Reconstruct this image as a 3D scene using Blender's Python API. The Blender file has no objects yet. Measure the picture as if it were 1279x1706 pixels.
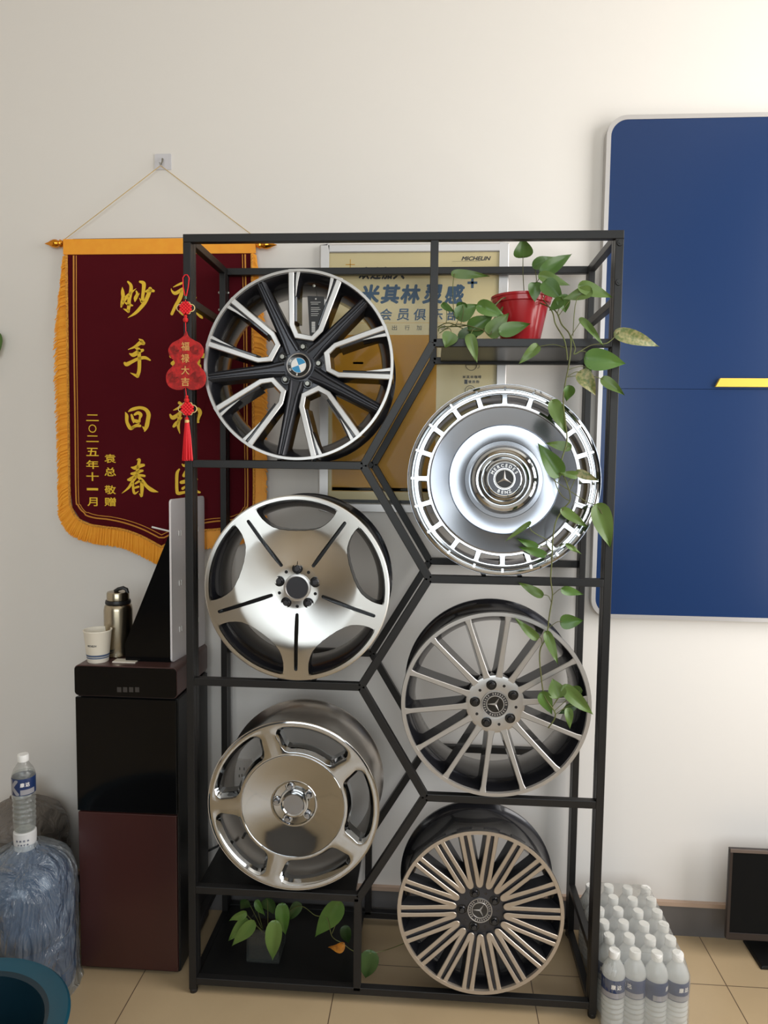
import bpy, bmesh, math, random
from mathutils import Vector, Matrix, Euler
random.seed(7)
PI = math.pi
sc = bpy.context.scene
COL = sc.collection

# ------------------------------------------------------------------ camera
CAM = Vector((0.7044, -2.0015, 1.6044))
FPX = 1198.5
def cam_axes(yaw, pitch, roll):
    r = Vector((1, 0, 0)); u = Vector((0, 0, 1)); f = Vector((0, 1, 0))
    f2 = f * math.cos(pitch) - u * math.sin(pitch)
    u2 = u * math.cos(pitch) + f * math.sin(pitch)
    r3 = r * math.cos(roll) + u2 * math.sin(roll)
    u3 = u2 * math.cos(roll) - r * math.sin(roll)
    m = Matrix.Rotation(yaw, 3, 'Z')
    return m @ r3, m @ u3, m @ f2
AR, AU, AF = cam_axes(.0679, .0734, .0121)
cd = bpy.data.cameras.new('camera'); co = bpy.data.objects.new('camera', cd); COL.objects.link(co)
cd.sensor_fit = 'HORIZONTAL'; cd.sensor_width = 36.0; cd.lens = FPX / 1279 * 36.0
m = Matrix.Identity(4)
for i in range(3):
    m[i][0] = AR[i]; m[i][1] = AU[i]; m[i][2] = -AF[i]; m[i][3] = CAM[i]
co.matrix_world = m
cd.clip_start = .05
sc.camera = co
def ray(px, py): return AR * ((px - 639.5) / FPX) - AU * ((py - 853) / FPX) + AF
def atY(px, py, Y):
    d = ray(px, py); return CAM + d * ((Y - CAM.y) / d.y)
def atZ(px, py, Z):
    d = ray(px, py); return CAM + d * ((Z - CAM.z) / d.z)

# ------------------------------------------------------------------ light, world, exposure
sc.view_settings.view_transform = 'Standard'
sc.view_settings.look = 'None'
sc.view_settings.gamma = 1.0
sc.view_settings.use_curve_mapping = False
sc.view_settings.exposure = 0.0
sc.cycles.transparent_max_bounces = 40
w = bpy.data.worlds.new('sky'); sc.world = w; w.use_nodes = True
wn = w.node_tree.nodes; wl = w.node_tree.links
bg = wn['Background']
sky = wn.new('ShaderNodeTexSky'); sky.sky_type = 'NISHITA'; sky.sun_disc = False; sky.sun_elevation = .9; sky.sun_rotation = 2.0
wl.new(sky.outputs[0], bg.inputs[0]); bg.inputs[1].default_value = .10
def area(name, loc, rot, sx, sy, power, col):
    l = bpy.data.lights.new(name, 'AREA'); l.shape = 'RECTANGLE'; l.size = sx; l.size_y = sy; l.energy = power; l.color = col
    o = bpy.data.objects.new(name, l); COL.objects.link(o); o.location = loc; o.rotation_euler = rot
    return o
WALLY = .41; XL = -3.0; XR = 2.85; YF = -5.0; CEIL = 3.6
# daylight through the glazed opening in the right wall and through the shop front behind the camera
area('daylight_side', (XR + .02, -.82, 2.03), (0, PI / 2, 0), 2.5, 1.6, 74, (1, .98, .945))
area('daylight_front', (.85, YF - .02, 2.2), (PI / 2, 0, 0), 3.5, 2.1, 112, (.97, .98, 1))

# ------------------------------------------------------------------ materials
def lin(c): return tuple(((v / 255) / 12.92 if v / 255 <= .04045 else ((v / 255 + .055) / 1.055) ** 2.4) for v in c)
def mat(name, rgb, rough=.5, metal=0., spec=.5, noise=None, bump=None, coat=0., aniso=0., emit=None):
    M = bpy.data.materials.new(name); M.use_nodes = True
    nt = M.node_tree; b = nt.nodes['Principled BSDF']
    c = lin(rgb)
    b.inputs['Base Color'].default_value = (*c, 1); b.inputs['Roughness'].default_value = rough
    b.inputs['Metallic'].default_value = metal; b.inputs['Specular IOR Level'].default_value = spec
    b.inputs['Coat Weight'].default_value = coat
    if aniso:
        b.inputs['Anisotropic'].default_value = aniso
        t = nt.nodes.new('ShaderNodeTangent'); t.direction_type = 'RADIAL'; t.axis = 'Y'
        nt.links.new(t.outputs[0], b.inputs['Tangent'])
    if noise:   # (scale, amount, second colour)
        tc = nt.nodes.new('ShaderNodeTexCoord'); n = nt.nodes.new('ShaderNodeTexNoise'); n.inputs['Scale'].default_value = noise[0]; n.inputs['Detail'].default_value = 5
        r = nt.nodes.new('ShaderNodeValToRGB'); r.color_ramp.elements[0].position = .5 - noise[1]; r.color_ramp.elements[1].position = .5 + noise[1]
        r.color_ramp.elements[0].color = (*c, 1); r.color_ramp.elements[1].color = (*lin(noise[2]), 1)
        nt.links.new(tc.outputs['Object'], n.inputs['Vector']); nt.links.new(n.outputs[0], r.inputs[0]); nt.links.new(r.outputs[0], b.inputs['Base Color'])
    if bump:    # (scale, strength, distance)
        tc = nt.nodes.new('ShaderNodeTexCoord'); n = nt.nodes.new('ShaderNodeTexNoise'); n.inputs['Scale'].default_value = bump[0]; n.inputs['Detail'].default_value = 4
        bp = nt.nodes.new('ShaderNodeBump'); bp.inputs['Strength'].default_value = bump[1]; bp.inputs['Distance'].default_value = bump[2]
        nt.links.new(tc.outputs['Object'], n.inputs['Vector']); nt.links.new(n.outputs[0], bp.inputs['Height']); nt.links.new(bp.outputs[0], b.inputs['Normal'])
    if emit: b.inputs['Emission Color'].default_value = (*c, 1); b.inputs['Emission Strength'].default_value = emit
    return M
def clear(name, rgb, transp, rough=.08, diffuse=0., bump=None, fres=1.45):
    """thin clear plastic: straight-through light, a fresnel sheen and some milky scatter"""
    M = bpy.data.materials.new(name); M.use_nodes = True; nt = M.node_tree; N = nt.nodes; L = nt.links
    N.remove(N['Principled BSDF']); out = N['Material Output']
    t = N.new('ShaderNodeBsdfTransparent'); t.inputs[0].default_value = (*lin(rgb), 1)
    d = N.new('ShaderNodeBsdfDiffuse'); d.inputs[0].default_value = (*lin(rgb), 1)
    tl = N.new('ShaderNodeBsdfTranslucent'); tl.inputs[0].default_value = (*lin(rgb), 1)
    m0 = N.new('ShaderNodeMixShader'); m0.inputs[0].default_value = .4; L.new(d.outputs[0], m0.inputs[1]); L.new(tl.outputs[0], m0.inputs[2])
    g = N.new('ShaderNodeBsdfGlossy'); g.inputs['Roughness'].default_value = rough
    m1 = N.new('ShaderNodeMixShader'); m1.inputs[0].default_value = 1 - transp
    L.new(t.outputs[0], m1.inputs[1]); L.new(m0.outputs[0], m1.inputs[2])
    m2 = N.new('ShaderNodeMixShader'); lw = N.new('ShaderNodeLayerWeight'); lw.inputs[0].default_value = .5
    pw = N.new('ShaderNodeMath'); pw.operation = 'POWER'; pw.inputs[1].default_value = 4; L.new(lw.outputs['Facing'], pw.inputs[0])
    f = N.new('ShaderNodeMath'); f.operation = 'MULTIPLY_ADD'; f.inputs[1].default_value = .55; f.inputs[2].default_value = ((fres - 1) / (fres + 1)) ** 2; L.new(pw.outputs[0], f.inputs[0])
    L.new(f.outputs[0], m2.inputs[0]); L.new(m1.outputs[0], m2.inputs[1]); L.new(g.outputs[0], m2.inputs[2]); L.new(m2.outputs[0], out.inputs[0])
    if bump:
        tc = N.new('ShaderNodeTexCoord'); mp = N.new('ShaderNodeMapping'); mp.inputs['Scale'].default_value = bump[3] if len(bump) > 3 else (1, 1, 1)
        n = N.new('ShaderNodeTexNoise'); n.inputs['Scale'].default_value = bump[0]; n.inputs['Detail'].default_value = 5; n.inputs['Distortion'].default_value = 1.2
        bp = N.new('ShaderNodeBump'); bp.inputs['Strength'].default_value = bump[1]; bp.inputs['Distance'].default_value = bump[2]
        L.new(tc.outputs['Object'], mp.inputs[0]); L.new(mp.outputs[0], n.inputs['Vector']); L.new(n.outputs[0], bp.inputs['Height'])
        for q in (g, d, lw): L.new(bp.outputs[0], q.inputs['Normal'])
    return M
M = {}
M['wall'] = mat('wall_paint', (227, 222, 216), .85, bump=(60, .03, .002))
M['wall_grey'] = mat('grey_wall_paint', (112, 110, 108), .8)
M['ceiling'] = mat('ceiling_paint', (235, 232, 226), .9)
M['black'] = mat('black_powder_coat', (25, 24, 24), .42, spec=.4, bump=(400, .05, .0005))
M['black_panel'] = mat('black_board', (20, 20, 20), .32, spec=.35)
M['steel'] = mat('steel_screw', (150, 148, 140), .35, 1)
M['dark'] = mat('gloss_dark_paint', (30, 30, 34), .22, .3, coat=.5)
M['grey'] = mat('grey_metallic_paint', (62, 62, 66), .32, .55)
M['silver'] = mat('machined_aluminium', (190, 187, 184), .38, .85)
M['silver_warm'] = mat('machined_aluminium_worn', (186, 174, 160), .38, .8)
M['brushed'] = mat('brushed_aluminium', (214, 212, 208), .28, 1, aniso=.9)
M['chrome'] = mat('polished_chrome', (194, 196, 198), .07, 1)
M['satin'] = mat('satin_chrome', (158, 161, 168), .22, 1)
M['barrel_chrome'] = mat('polished_barrel', (205, 200, 194), .28, 1)
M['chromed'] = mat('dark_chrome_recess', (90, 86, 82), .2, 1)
M['white'] = mat('white_plastic', (225, 222, 218), .4)
M['maroon'] = mat('maroon_velvet', (78, 13, 22), .9, spec=.1, noise=(6, .4, (84, 17, 26)), bump=(300, .1, .001))
M['orange'] = mat('orange_silk', (252, 172, 44), .55, noise=(40, .35, (246, 156, 34)))
M['gold'] = mat('gold_print', (240, 196, 44), .5)
M['goldline'] = mat('gold_braid', (206, 138, 50), .6)
M['brass'] = mat('gilded_knob', (230, 150, 50), .18, 1)
M['cord'] = mat('gold_cord', (200, 170, 110), .7)
M['blue'] = mat('blue_board', (27, 52, 95), .22, spec=.36)
M['alu'] = mat('aluminium_frame', (196, 192, 190), .35, .6)
M['yellow'] = mat('yellow_plastic', (240, 196, 64), .45)
M['paper'] = mat('poster_cream', (226, 210, 168), .35, noise=(3, .3, (222, 204, 158)))
M['amber'] = mat('poster_amber', (206, 152, 38), .4, spec=.3, noise=(2.2, .35, (196, 138, 30)))
M['ink_blue'] = mat('poster_blue_ink', (58, 88, 122), .4)
M['ink_dark'] = mat('poster_dark_ink', (58, 58, 66), .4)
M['ink_orange'] = mat('poster_orange_line', (214, 160, 50), .4)
M['red'] = mat('red_lacquer', (206, 28, 30), .4)
M['redfelt'] = mat('red_felt', (192, 34, 32), .8, noise=(90, .1, (150, 26, 26)))
M['redthread'] = mat('red_thread', (226, 20, 34), .55)
M['redpot'] = mat('red_plastic_pot', (178, 34, 40), .25, coat=.3)
M['soil'] = mat('potting_soil', (52, 38, 28), .95, noise=(60, .2, (30, 22, 16)), bump=(80, .8, .01))
M['leaf'] = mat('leaf_green', (64, 98, 40), .36, noise=(14, .3, (82, 114, 48)))
M['leaf_pale'] = mat('leaf_pale_green', (98, 122, 58), .4, noise=(14, .3, (82, 108, 50)))
M['leaf_var'] = mat('leaf_variegated', (92, 106, 54), .45, noise=(120, .12, (146, 138, 92)))
M['leaf_dead'] = mat('leaf_withered', (206, 136, 38), .6, noise=(60, .2, (130, 74, 24)))
M['stem'] = mat('stem_green', (104, 116, 58), .5, noise=(30, .25, (82, 74, 42)))
M['gloss_black'] = mat('black_glass', (13, 13, 14), .08, spec=.22)
M['brown'] = mat('brown_door_panel', (66, 36, 33), .28)
M['brown_trim'] = mat('brown_trim', (84, 58, 54), .35)
M['grey_print'] = mat('grey_print', (70, 70, 72), .5)
M['pegboard'] = mat('white_board', (234, 228, 228), .4)
M['thermos'] = mat('stainless_flask', (176, 164, 142), .24, 1, bump=(200, .03, .0005))
M['flask_black'] = mat('black_rubber', (22, 20, 20), .4)
M['cup'] = mat('paper_cup', (236, 228, 212), .6)
M['cup_in'] = mat('paper_cup_inside', (240, 232, 216), .6)
M['cup_blue'] = mat('cup_blue_band', (74, 92, 122), .6)
M['barrel'] = mat('blue_water_barrel', (46, 84, 120), .14, coat=.3, noise=(6, .3, (36, 70, 106)))
M['film'] = clear('clear_wrap_film', (226, 232, 236), .80, .10, bump=(11, 1., .12, (1, 1, .35)), fres=1.7)
M['film_grey'] = clear('dusty_wrap_film', (170, 158, 146), .4, .2, bump=(10, 1., .05), fres=1.4)
M['packfilm'] = clear('shrink_film', (246, 246, 244), .84, .12, bump=(16, .6, .02), fres=1.3)
M['bottle'] = clear('clear_bottle', (246, 247, 246), .30, .08, fres=1.4)
M['bottle_clear'] = clear('clear_ribbed_bottle', (240, 240, 238), .82, .05, bump=(30, .5, .01, (1, 1, 3)), fres=1.6)
M['cap'] = mat('white_bottle_cap', (232, 230, 226), .45)
M['label_blue'] = mat('label_navy', (30, 50, 92), .35)
M['label_grey'] = mat('label_silver', (150, 148, 152), .35)
M['seal'] = mat('white_seal_film', (206, 204, 202), .4)
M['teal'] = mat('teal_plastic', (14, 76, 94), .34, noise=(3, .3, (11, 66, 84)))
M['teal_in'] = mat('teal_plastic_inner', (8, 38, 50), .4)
M['screen'] = mat('screen_black', (15, 17, 19), .35, spec=.12)
M['bezel'] = mat('monitor_bezel', (46, 38, 36), .35)
M['bezel_lt'] = mat('monitor_edge', (104, 90, 82), .4)
M['skirt'] = mat('grey_skirting_tile', (104, 101, 100), .35, noise=(5, .35, (94, 91, 90)))
M['skirt_top'] = mat('skirting_strip', (186, 160, 140), .4)
M['black_ring'] = mat('badge_black', (12, 12, 14), .25, coat=.4)
M['badge_blue'] = mat('badge_blue', (20, 130, 180), .3, coat=.4)
M['badge_white'] = mat('badge_white', (226, 222, 218), .3, coat=.4)
M['tag'] = mat('black_card', (26, 24, 24), .5)
M['glass'] = clear('window_glass', (245, 248, 248), 1.0, .02)
M['jar'] = clear('glass_jar', (226, 230, 226), .96, .03, fres=1.3)
M['plinth'] = mat('leaf_dark', (44, 68, 30), .4, noise=(14, .3, (54, 80, 36)))
# floor tiles: 0.6 m cream tiles with thin dark joints
def floor_mat():
    F = bpy.data.materials.new('cream_floor_tiles'); F.use_nodes = True; nt = F.node_tree; b = nt.nodes['Principled BSDF']
    tc = nt.nodes.new('ShaderNodeTexCoord'); mp = nt.nodes.new('ShaderNodeMapping')
    mp.inputs['Location'].default_value = (.167 + .0015, -.171 + .0015, 0)
    br = nt.nodes.new('ShaderNodeTexBrick'); br.offset = 0; br.inputs['Scale'].default_value = 1
    br.inputs['Brick Width'].default_value = .6; br.inputs['Row Height'].default_value = .6; br.inputs['Mortar Size'].default_value = .0016; br.inputs['Mortar Smooth'].default_value = .1
    br.inputs['Color1'].default_value = (*lin((184, 161, 127)), 1); br.inputs['Color2'].default_value = (*lin((180, 157, 123)), 1); br.inputs['Mortar'].default_value = (*lin((96, 78, 62)), 1)
    n = nt.nodes.new('ShaderNodeTexNoise'); n.inputs['Scale'].default_value = 3.5; n.inputs['Detail'].default_value = 6
    mx = nt.nodes.new('ShaderNodeMix'); mx.data_type = 'RGBA'; mx.blend_type = 'MULTIPLY'; mx.inputs[0].default_value = .25
    r = nt.nodes.new('ShaderNodeValToRGB'); r.color_ramp.elements[0].color = (.75, .72, .68, 1); r.color_ramp.elements[0].position = .35; r.color_ramp.elements[1].position = .62
    L = nt.links
    L.new(tc.outputs['Object'], mp.inputs[0]); L.new(mp.outputs[0], br.inputs['Vector']); L.new(tc.outputs['Object'], n.inputs['Vector'])
    L.new(n.outputs[0], r.inputs[0]); L.new(br.outputs['Color'], mx.inputs[6]); L.new(r.outputs[0], mx.inputs[7]); L.new(mx.outputs[2], b.inputs['Base Color'])
    b.inputs['Roughness'].default_value = .28
    return F
M['floor'] = floor_mat()

# ------------------------------------------------------------------ mesh helpers
class MB:
    def __init__(s): s.v = []; s.f = []; s.m = []
    def add(s, vs, fs, mi=0):
        o = len(s.v); s.v += [tuple(v) for v in vs]; s.f += [tuple(i + o for i in f) for f in fs]
        s.m += list(mi) if isinstance(mi, (list, tuple)) else [mi] * len(fs); return s
    def box(s, x0, x1, y0, y1, z0, z1, mi=0):
        vs = [(x, y, z) for x in (x0, x1) for y in (y0, y1) for z in (z0, z1)]
        return s.add(vs, [(0, 1, 3, 2), (4, 6, 7, 5), (0, 4, 5, 1), (2, 3, 7, 6), (0, 2, 6, 4), (1, 5, 7, 3)], mi)
    def bar(s, a, b, w, d, mi=0):
        """square tube in the XZ plane from a to b: w across, d in depth (y from a.y to a.y+d)"""
        a = Vector(a); b = Vector(b); t = (b - a).normalized(); n = Vector((-t.z, 0, t.x)) * (w / 2)
        vs = []
        for p in (a, b):
            for sg in (1, -1):
                for dy in (0, d): vs.append(p + n * sg + Vector((0, dy, 0)))
        return s.add(vs, [(0, 1, 3, 2), (4, 6, 7, 5), (0, 4, 5, 1), (2, 3, 7, 6), (0, 2, 6, 4), (1, 5, 7, 3)], mi)
    def tube(s, pts, r, seg=8, mi=0, closed=False):
        pts = [Vector(p) for p in pts]; n = len(pts); rs = r if isinstance(r, (list, tuple)) else [r] * n
        up = Vector((0, 1, .3)).normalized(); vs = []
        for i, p in enumerate(pts):
            if closed: t = pts[(i + 1) % n] - pts[i - 1]
            else: t = pts[min(i + 1, n - 1)] - pts[max(i - 1, 0)]
            t = t.normalized() if t.length > 1e-9 else Vector((0, 0, 1))
            a = t.cross(up)
            if a.length < 1e-3: a = t.cross(Vector((1, 0, 0)))
            a.normalize(); b = t.cross(a)
            for k in range(seg):
                q = 2 * PI * k / seg; vs.append(p + a * (rs[i] * math.cos(q)) + b * (rs[i] * math.sin(q)))
        fs = []
        for i in range(n if closed else n - 1):
            j = (i + 1) % n
            for k in range(seg):
                l = (k + 1) % seg; fs.append((i * seg + k, i * seg + l, j * seg + l, j * seg + k))
        if not closed: fs += [tuple(range(seg))[::-1], tuple((n - 1) * seg + k for k in range(seg))]
        return s.add(vs, fs, mi)
    def lathe(s, prof, seg=64, axis='Y', c=(0, 0, 0), mi=0, closed=False, mis=None, wob=None, cap=False):
        """prof: list of (r, h); h runs along the axis"""
        vs = []; n = len(prof)
        for i, (r, h) in enumerate(prof):
            for k in range(seg):
                q = 2 * PI * k / seg; rr = r * (wob(q, h) if wob else 1)
                if axis == 'Y': vs.append((c[0] + rr * math.sin(q), c[1] + h, c[2] + rr * math.cos(q)))
                else: vs.append((c[0] + rr * math.sin(q), c[1] + rr * math.cos(q), c[2] + h))
        fs = []; ms = []
        for i in range(n if closed else n - 1):
            j = (i + 1) % n
            for k in range(seg):
                l = (k + 1) % seg
                fs.append((i * seg + k, i * seg + l, j * seg + l, j * seg + k)); ms.append(mis[i] if mis else mi)
        if cap and not closed:
            for i in (0, n - 1):
                if prof[i][0] > 1e-6: fs.append(tuple(i * seg + k for k in range(seg))); ms.append(mis[min(i, n - 2)] if mis else mi)
        return s.add(vs, fs, ms)
    def prism(s, pts, y0, y1, mi=0, side=None):
        """polygon of (x, z) points extruded from y0 (front) to y1"""
        n = len(pts); vs = [(x, y0, z) for x, z in pts] + [(x, y1, z) for x, z in pts]
        fs = [tuple(range(n)), tuple(range(n, 2 * n))[::-1]] + [(i, i + n, (i + 1) % n + n, (i + 1) % n) for i in range(n)]
        return s.add(vs, fs, [mi, mi] + [mi if side is None else side] * n)
    def move(s, d):
        s.v = [(a + d[0], b + d[1], c + d[2]) for a, b, c in s.v]; return s
    def build(s, name, mats, parent=None, loc=None, smooth=35, rot=None, bevel=None, merge=True):
        me = bpy.data.meshes.new(name); me.from_pydata(s.v, [], s.f)
        mats = mats if isinstance(mats, (list, tuple)) else [mats]
        for q in mats: me.materials.append(M[q] if isinstance(q, str) else q)
        me.polygons.foreach_set('material_index', s.m)
        bm = bmesh.new(); bm.from_mesh(me)
        if merge: bmesh.ops.remove_doubles(bm, verts=bm.verts, dist=1e-6)
        bmesh.ops.recalc_face_normals(bm, faces=bm.faces); bm.to_mesh(me); bm.free()
        if smooth:
            me.polygons.foreach_set('use_smooth', [True] * len(me.polygons)); me.set_sharp_from_angle(angle=math.radians(smooth))
        o = bpy.data.objects.new(name, me); COL.objects.link(o)
        if parent: o.parent = parent
        if loc is not None: o.location = loc
        if rot is not None: o.rotation_euler = rot
        if bevel:
            b = o.modifiers.new('bevel', 'BEVEL'); b.width = bevel; b.segments = 2; b.limit_method = 'ANGLE'; b.angle_limit = math.radians(50)
        return o
def tag(o, label=None, cat=None, group=None, kind=None):
    if label: o['label'] = label
    if cat: o['category'] = cat
    if group: o['group'] = group
    if kind: o['kind'] = kind
    return o
def empty(name, loc=(0, 0, 0), label=None, cat=None, group=None, rot=(0, 0, 0)):
    o = bpy.data.objects.new(name, None); COL.objects.link(o); o.location = loc; o.rotation_euler = rot; o.empty_display_size = .05
    return tag(o, label, cat, group)
def kids(o): return [c for c in bpy.data.objects if c.parent == o]
def spline(pts, n=8):
    """Catmull-Rom through tuples of any length"""
    P = [pts[0]] + list(pts) + [pts[-1]]; out = []
    for i in range(1, len(P) - 2):
        for k in range(n):
            t = k / n; a, b, c, d = P[i - 1], P[i], P[i + 1], P[i + 2]
            out.append(tuple(.5 * (2 * b[j] + (c[j] - a[j]) * t + (2 * a[j] - 5 * b[j] + 4 * c[j] - d[j]) * t * t + (3 * b[j] - a[j] - 3 * c[j] + d[j]) * t ** 3) for j in range(len(b))))
    out.append(tuple(pts[-1])); return out
_tc = {}
def glyphs(s, bold=0., shear=0.):
    """text as 2-D mesh (verts, faces), unit size"""
    k = (s, round(bold, 4), shear)
    if k in _tc: return _tc[k]
    cu = bpy.data.curves.new('t', 'FONT'); cu.body = s; cu.size = 1; cu.offset = bold; cu.shear = shear; cu.align_x = 'CENTER'; cu.resolution_u = 3
    o = bpy.data.objects.new('t', cu); COL.objects.link(o)
    bpy.context.view_layer.update()
    dg = bpy.context.evaluated_depsgraph_get(); me = bpy.data.meshes.new_from_object(o.evaluated_get(dg))
    vs = [(v.co.x, v.co.y) for v in me.vertices]; fs = [tuple(p.vertices) for p in me.polygons]
    bpy.data.objects.remove(o); bpy.data.curves.remove(cu); bpy.data.meshes.remove(me)
    _tc[k] = (vs, fs); return _tc[k]
def text(mb, s, cx, cz, y, h=None, wd=None, bold=0., shear=0., mi=0, rot=0., fn=None):
    """glyph box centred on (cx, cz), scaled to height h and/or width wd; fn maps (x, z) to 3-D"""
    vs, fs = glyphs(s, 0., shear)
    if not vs: return
    if fn:                                          # bent round a cylinder: cut the faces small first
        tri = [(f[0], f[i], f[i + 1]) for f in fs for i in range(1, len(f) - 1)]; T = [tuple(vs[i] for i in t) for t in tri]
        for _ in range(3):
            N_ = []
            for p in T:
                d = [(p[i][0] - p[i - 1][0]) ** 2 + (p[i][1] - p[i - 1][1]) ** 2 for i in range(3)]
                if max(d) < .02: N_.append(p); continue
                m_ = [((p[i][0] + p[(i + 1) % 3][0]) / 2, (p[i][1] + p[(i + 1) % 3][1]) / 2) for i in range(3)]
                N_ += [(p[0], m_[0], m_[2]), (m_[0], p[1], m_[1]), (m_[2], m_[1], p[2]), (m_[0], m_[1], m_[2])]
            T = N_
        vs = [q for p in T for q in p]; fs = [(3 * i, 3 * i + 1, 3 * i + 2) for i in range(len(T))]
    x0 = min(v[0] for v in vs); x1 = max(v[0] for v in vs); z0 = min(v[1] for v in vs); z1 = max(v[1] for v in vs)
    kz = h / (z1 - z0) if h else None; kx = wd / (x1 - x0) if wd else None
    kx = kx or kz; kz = kz or kx
    c, sn = math.cos(rot), math.sin(rot)
    kx /= 1 + 2 * bold; kz /= 1 + 2 * bold
    shifts = [(0, 0)] + ([(bold * kx * math.cos(q * PI / 4), bold * kz * math.sin(q * PI / 4)) for q in range(8)] if bold else [])
    for i, (sx, sz) in enumerate(shifts):           # heavier strokes: shifted layers a hair apart
        out = []
        for a, b in vs:
            a = (a - (x0 + x1) / 2) * kx + sx; b = (b - (z0 + z1) / 2) * kz + sz
            x = cx + a * c + b * sn; z = cz - a * sn + b * c
            q = fn(x, z) if fn else (x, y, z)
            out.append((q[0], q[1] - .00001 * i, q[2]))
        mb.add(out, fs, mi)
def rrect(x0, x1, z0, z1, r, n=8):
    out = []
    for cx, cz, a0 in ((x1 - r, z1 - r, 0), (x0 + r, z1 - r, 90), (x0 + r, z0 + r, 180), (x1 - r, z0 + r, 270)):
        for k in range(n + 1):
            a = math.radians(a0 + 90 * k / n); out.append((cx + r * math.cos(a), cz + r * math.sin(a)))
    return out

# ------------------------------------------------------------------ room shell
def struct(name, mb, m_, **k): return tag(mb.build(name, m_, smooth=None, **k), kind='structure')
struct('floor', MB().box(XL - .2, XR + .2, YF - .2, WALLY + .2, -.1, 0), 'floor')
struct('ceiling', MB().box(XL - .2, XR + .2, YF - .2, WALLY + .2, CEIL, CEIL + .1), 'ceiling')
struct('wall_back', MB().box(XL - .2, XR + .2, WALLY, WALLY + .2, 0, CEIL), 'wall')
struct('wall_left', MB().box(XL - .2, XL, YF, WALLY, 0, CEIL), 'wall')
WY0, WY1, WZ0, WZ1 = -1.68, .04, .6, 3.35
struct('wall_right', MB().box(XR, XR + .2, YF, WY0, 0, CEIL).box(XR, XR + .2, WY1, WALLY, 0, CEIL).box(XR, XR + .2, WY0, WY1, 0, WZ0).box(XR, XR + .2, WY0, WY1, WZ1, CEIL), 'wall_grey')
FX0, FX1, FZ0, FZ1 = -1.0, 2.7, 1.1, 3.35
struct('wall_front', MB().box(XL - .2, FX0, YF - .2, YF, 0, CEIL).box(FX1, XR + .2, YF - .2, YF, 0, CEIL).box(FX0, FX1, YF - .2, YF, FZ1, CEIL).box(FX0, FX1, YF - .2, YF, 0, FZ0), 'wall_grey')
wf = struct('window_2', MB().box(FX0, FX0 + .06, YF - .05, YF + .03, FZ0, FZ1).box(FX1 - .06, FX1, YF - .05, YF + .03, FZ0, FZ1).box(FX0, FX1, YF - .05, YF + .03, FZ1 - .06, FZ1).box(.82, .88, YF - .05, YF + .03, FZ0, FZ1).box(FX0, FX1, YF - .05, YF + .03, FZ0, FZ0 + .06), 'alu')
MB().box(FX0 + .06, FX1 - .06, YF, YF + .006, FZ0 + .06, FZ1 - .06).build('window_pane', 'glass', wf, smooth=None)
struct('baseboard_back', MB().box(XL, XR, .398, WALLY, 0, .105, 0).box(XL, XR, .394, WALLY, .105, .119, 1), ['skirt', 'skirt_top'])
struct('baseboard_left', MB().box(XL, XL + .012, YF, .394, 0, .105, 0).box(XL, XL + .016, YF, .394, .105, .119, 1), ['skirt', 'skirt_top'])

# ------------------------------------------------------------------ display rack
RW, RH, TB = 1.2, 2.22, .022
BY = .357                                        # front face of the back frame
rack = empty('display_rack', (.6, .19, 0), 'black steel tube display rack with hexagonal cells holding six car wheels', 'display rack')
def rp(name, mb, mt='black', **k):
    mb.move((-.6, -.19, 0)); return mb.build(name, mt, rack, smooth=None, **k)
ZA, ZB, ZC, ZD, ZE, ZS, ZF = 1.585, 1.270, .954, .637, 1.924, .324, .039
XLN, XRN, XM = .508, .697, .507
def frame_set(y, d):
    for x0 in (0, RW - TB):
        rp('post', MB().box(x0, x0 + TB, y, y + d, .012, RH - TB), bevel=.0015)
    h = TB / 2
    rp('top_rail', MB().box(0, RW, y, y + d, RH - TB, RH), bevel=.0015)
    rp('bottom_rail', MB().box(TB, RW - TB, y, y + d, ZF - h, ZF + h), bevel=.0015)
    for z in (ZA, ZC, ZS): rp('shelf_rail', MB().box(TB, XLN, y, y + d, z - h, z + h), bevel=.0015)
    for z in (ZB, ZD, ZE): rp('shelf_rail', MB().box(XRN, RW - TB, y, y + d, z - h, z + h), bevel=.0015)
    rp('divider_post', MB().box(XRN - h, XRN + h, y, y + d, ZE, RH - TB), bevel=.0015)
    rp('divider_post', MB().box(XM - h - .002, XM + h - .002, y, y + d, ZF, ZS), bevel=.0015)
    zs = [(XRN, ZE), (XLN, ZA), (XRN, ZB), (XLN, ZC), (XRN, ZD), (XLN, ZS)]
    for (xa, za), (xb, zb) in zip(zs, zs[1:]):
        e = .004 * (1 if xb > xa else -1)
        rp('diagonal_bar', MB().bar((xa, y, za), (xb, y, zb), TB, d), bevel=.0015)
frame_set(0, .022); frame_set(BY, .022)
for x0 in (.002, RW - TB):                       # side ladders: second post behind the front one, and cross bars
    rp('side_post', MB().box(x0, x0 + .02, .024, .046, .012, RH - .002), bevel=.0015)
    rp('side_post', MB().box(x0, x0 + .02, BY - .024, BY - .002, .012, RH - .002), bevel=.0015)
    for z in (RH - .012, RH - .182, .19, .03):
        rp('cross_bar', MB().box(x0, x0 + .02, .046, BY - .024, z - .011, z + .011), bevel=.0015)
for x0 in (TB / 2, RW - TB / 2):
    for y in (.011, BY + .011): rp('foot', MB().lathe([(.011, 0), (.012, .004), (.012, .01), (.008, .014)], 16, 'Z', (x0, y, 0)), 'flask_black')
rp('shelf_panel', MB().box(XRN + .024, RW - TB - .02, .024, BY - .002, ZE - .004, ZE + .010), 'black_panel')
rp('shelf_panel', MB().box(TB + .004, XLN - .012, .022, BY, ZS - .006, ZS + .006), 'black_panel')
rp('shelf_panel', MB().box(TB + .004, XM - .014, .022, BY, ZF - .004, ZF + .010), 'black_panel')
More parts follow.
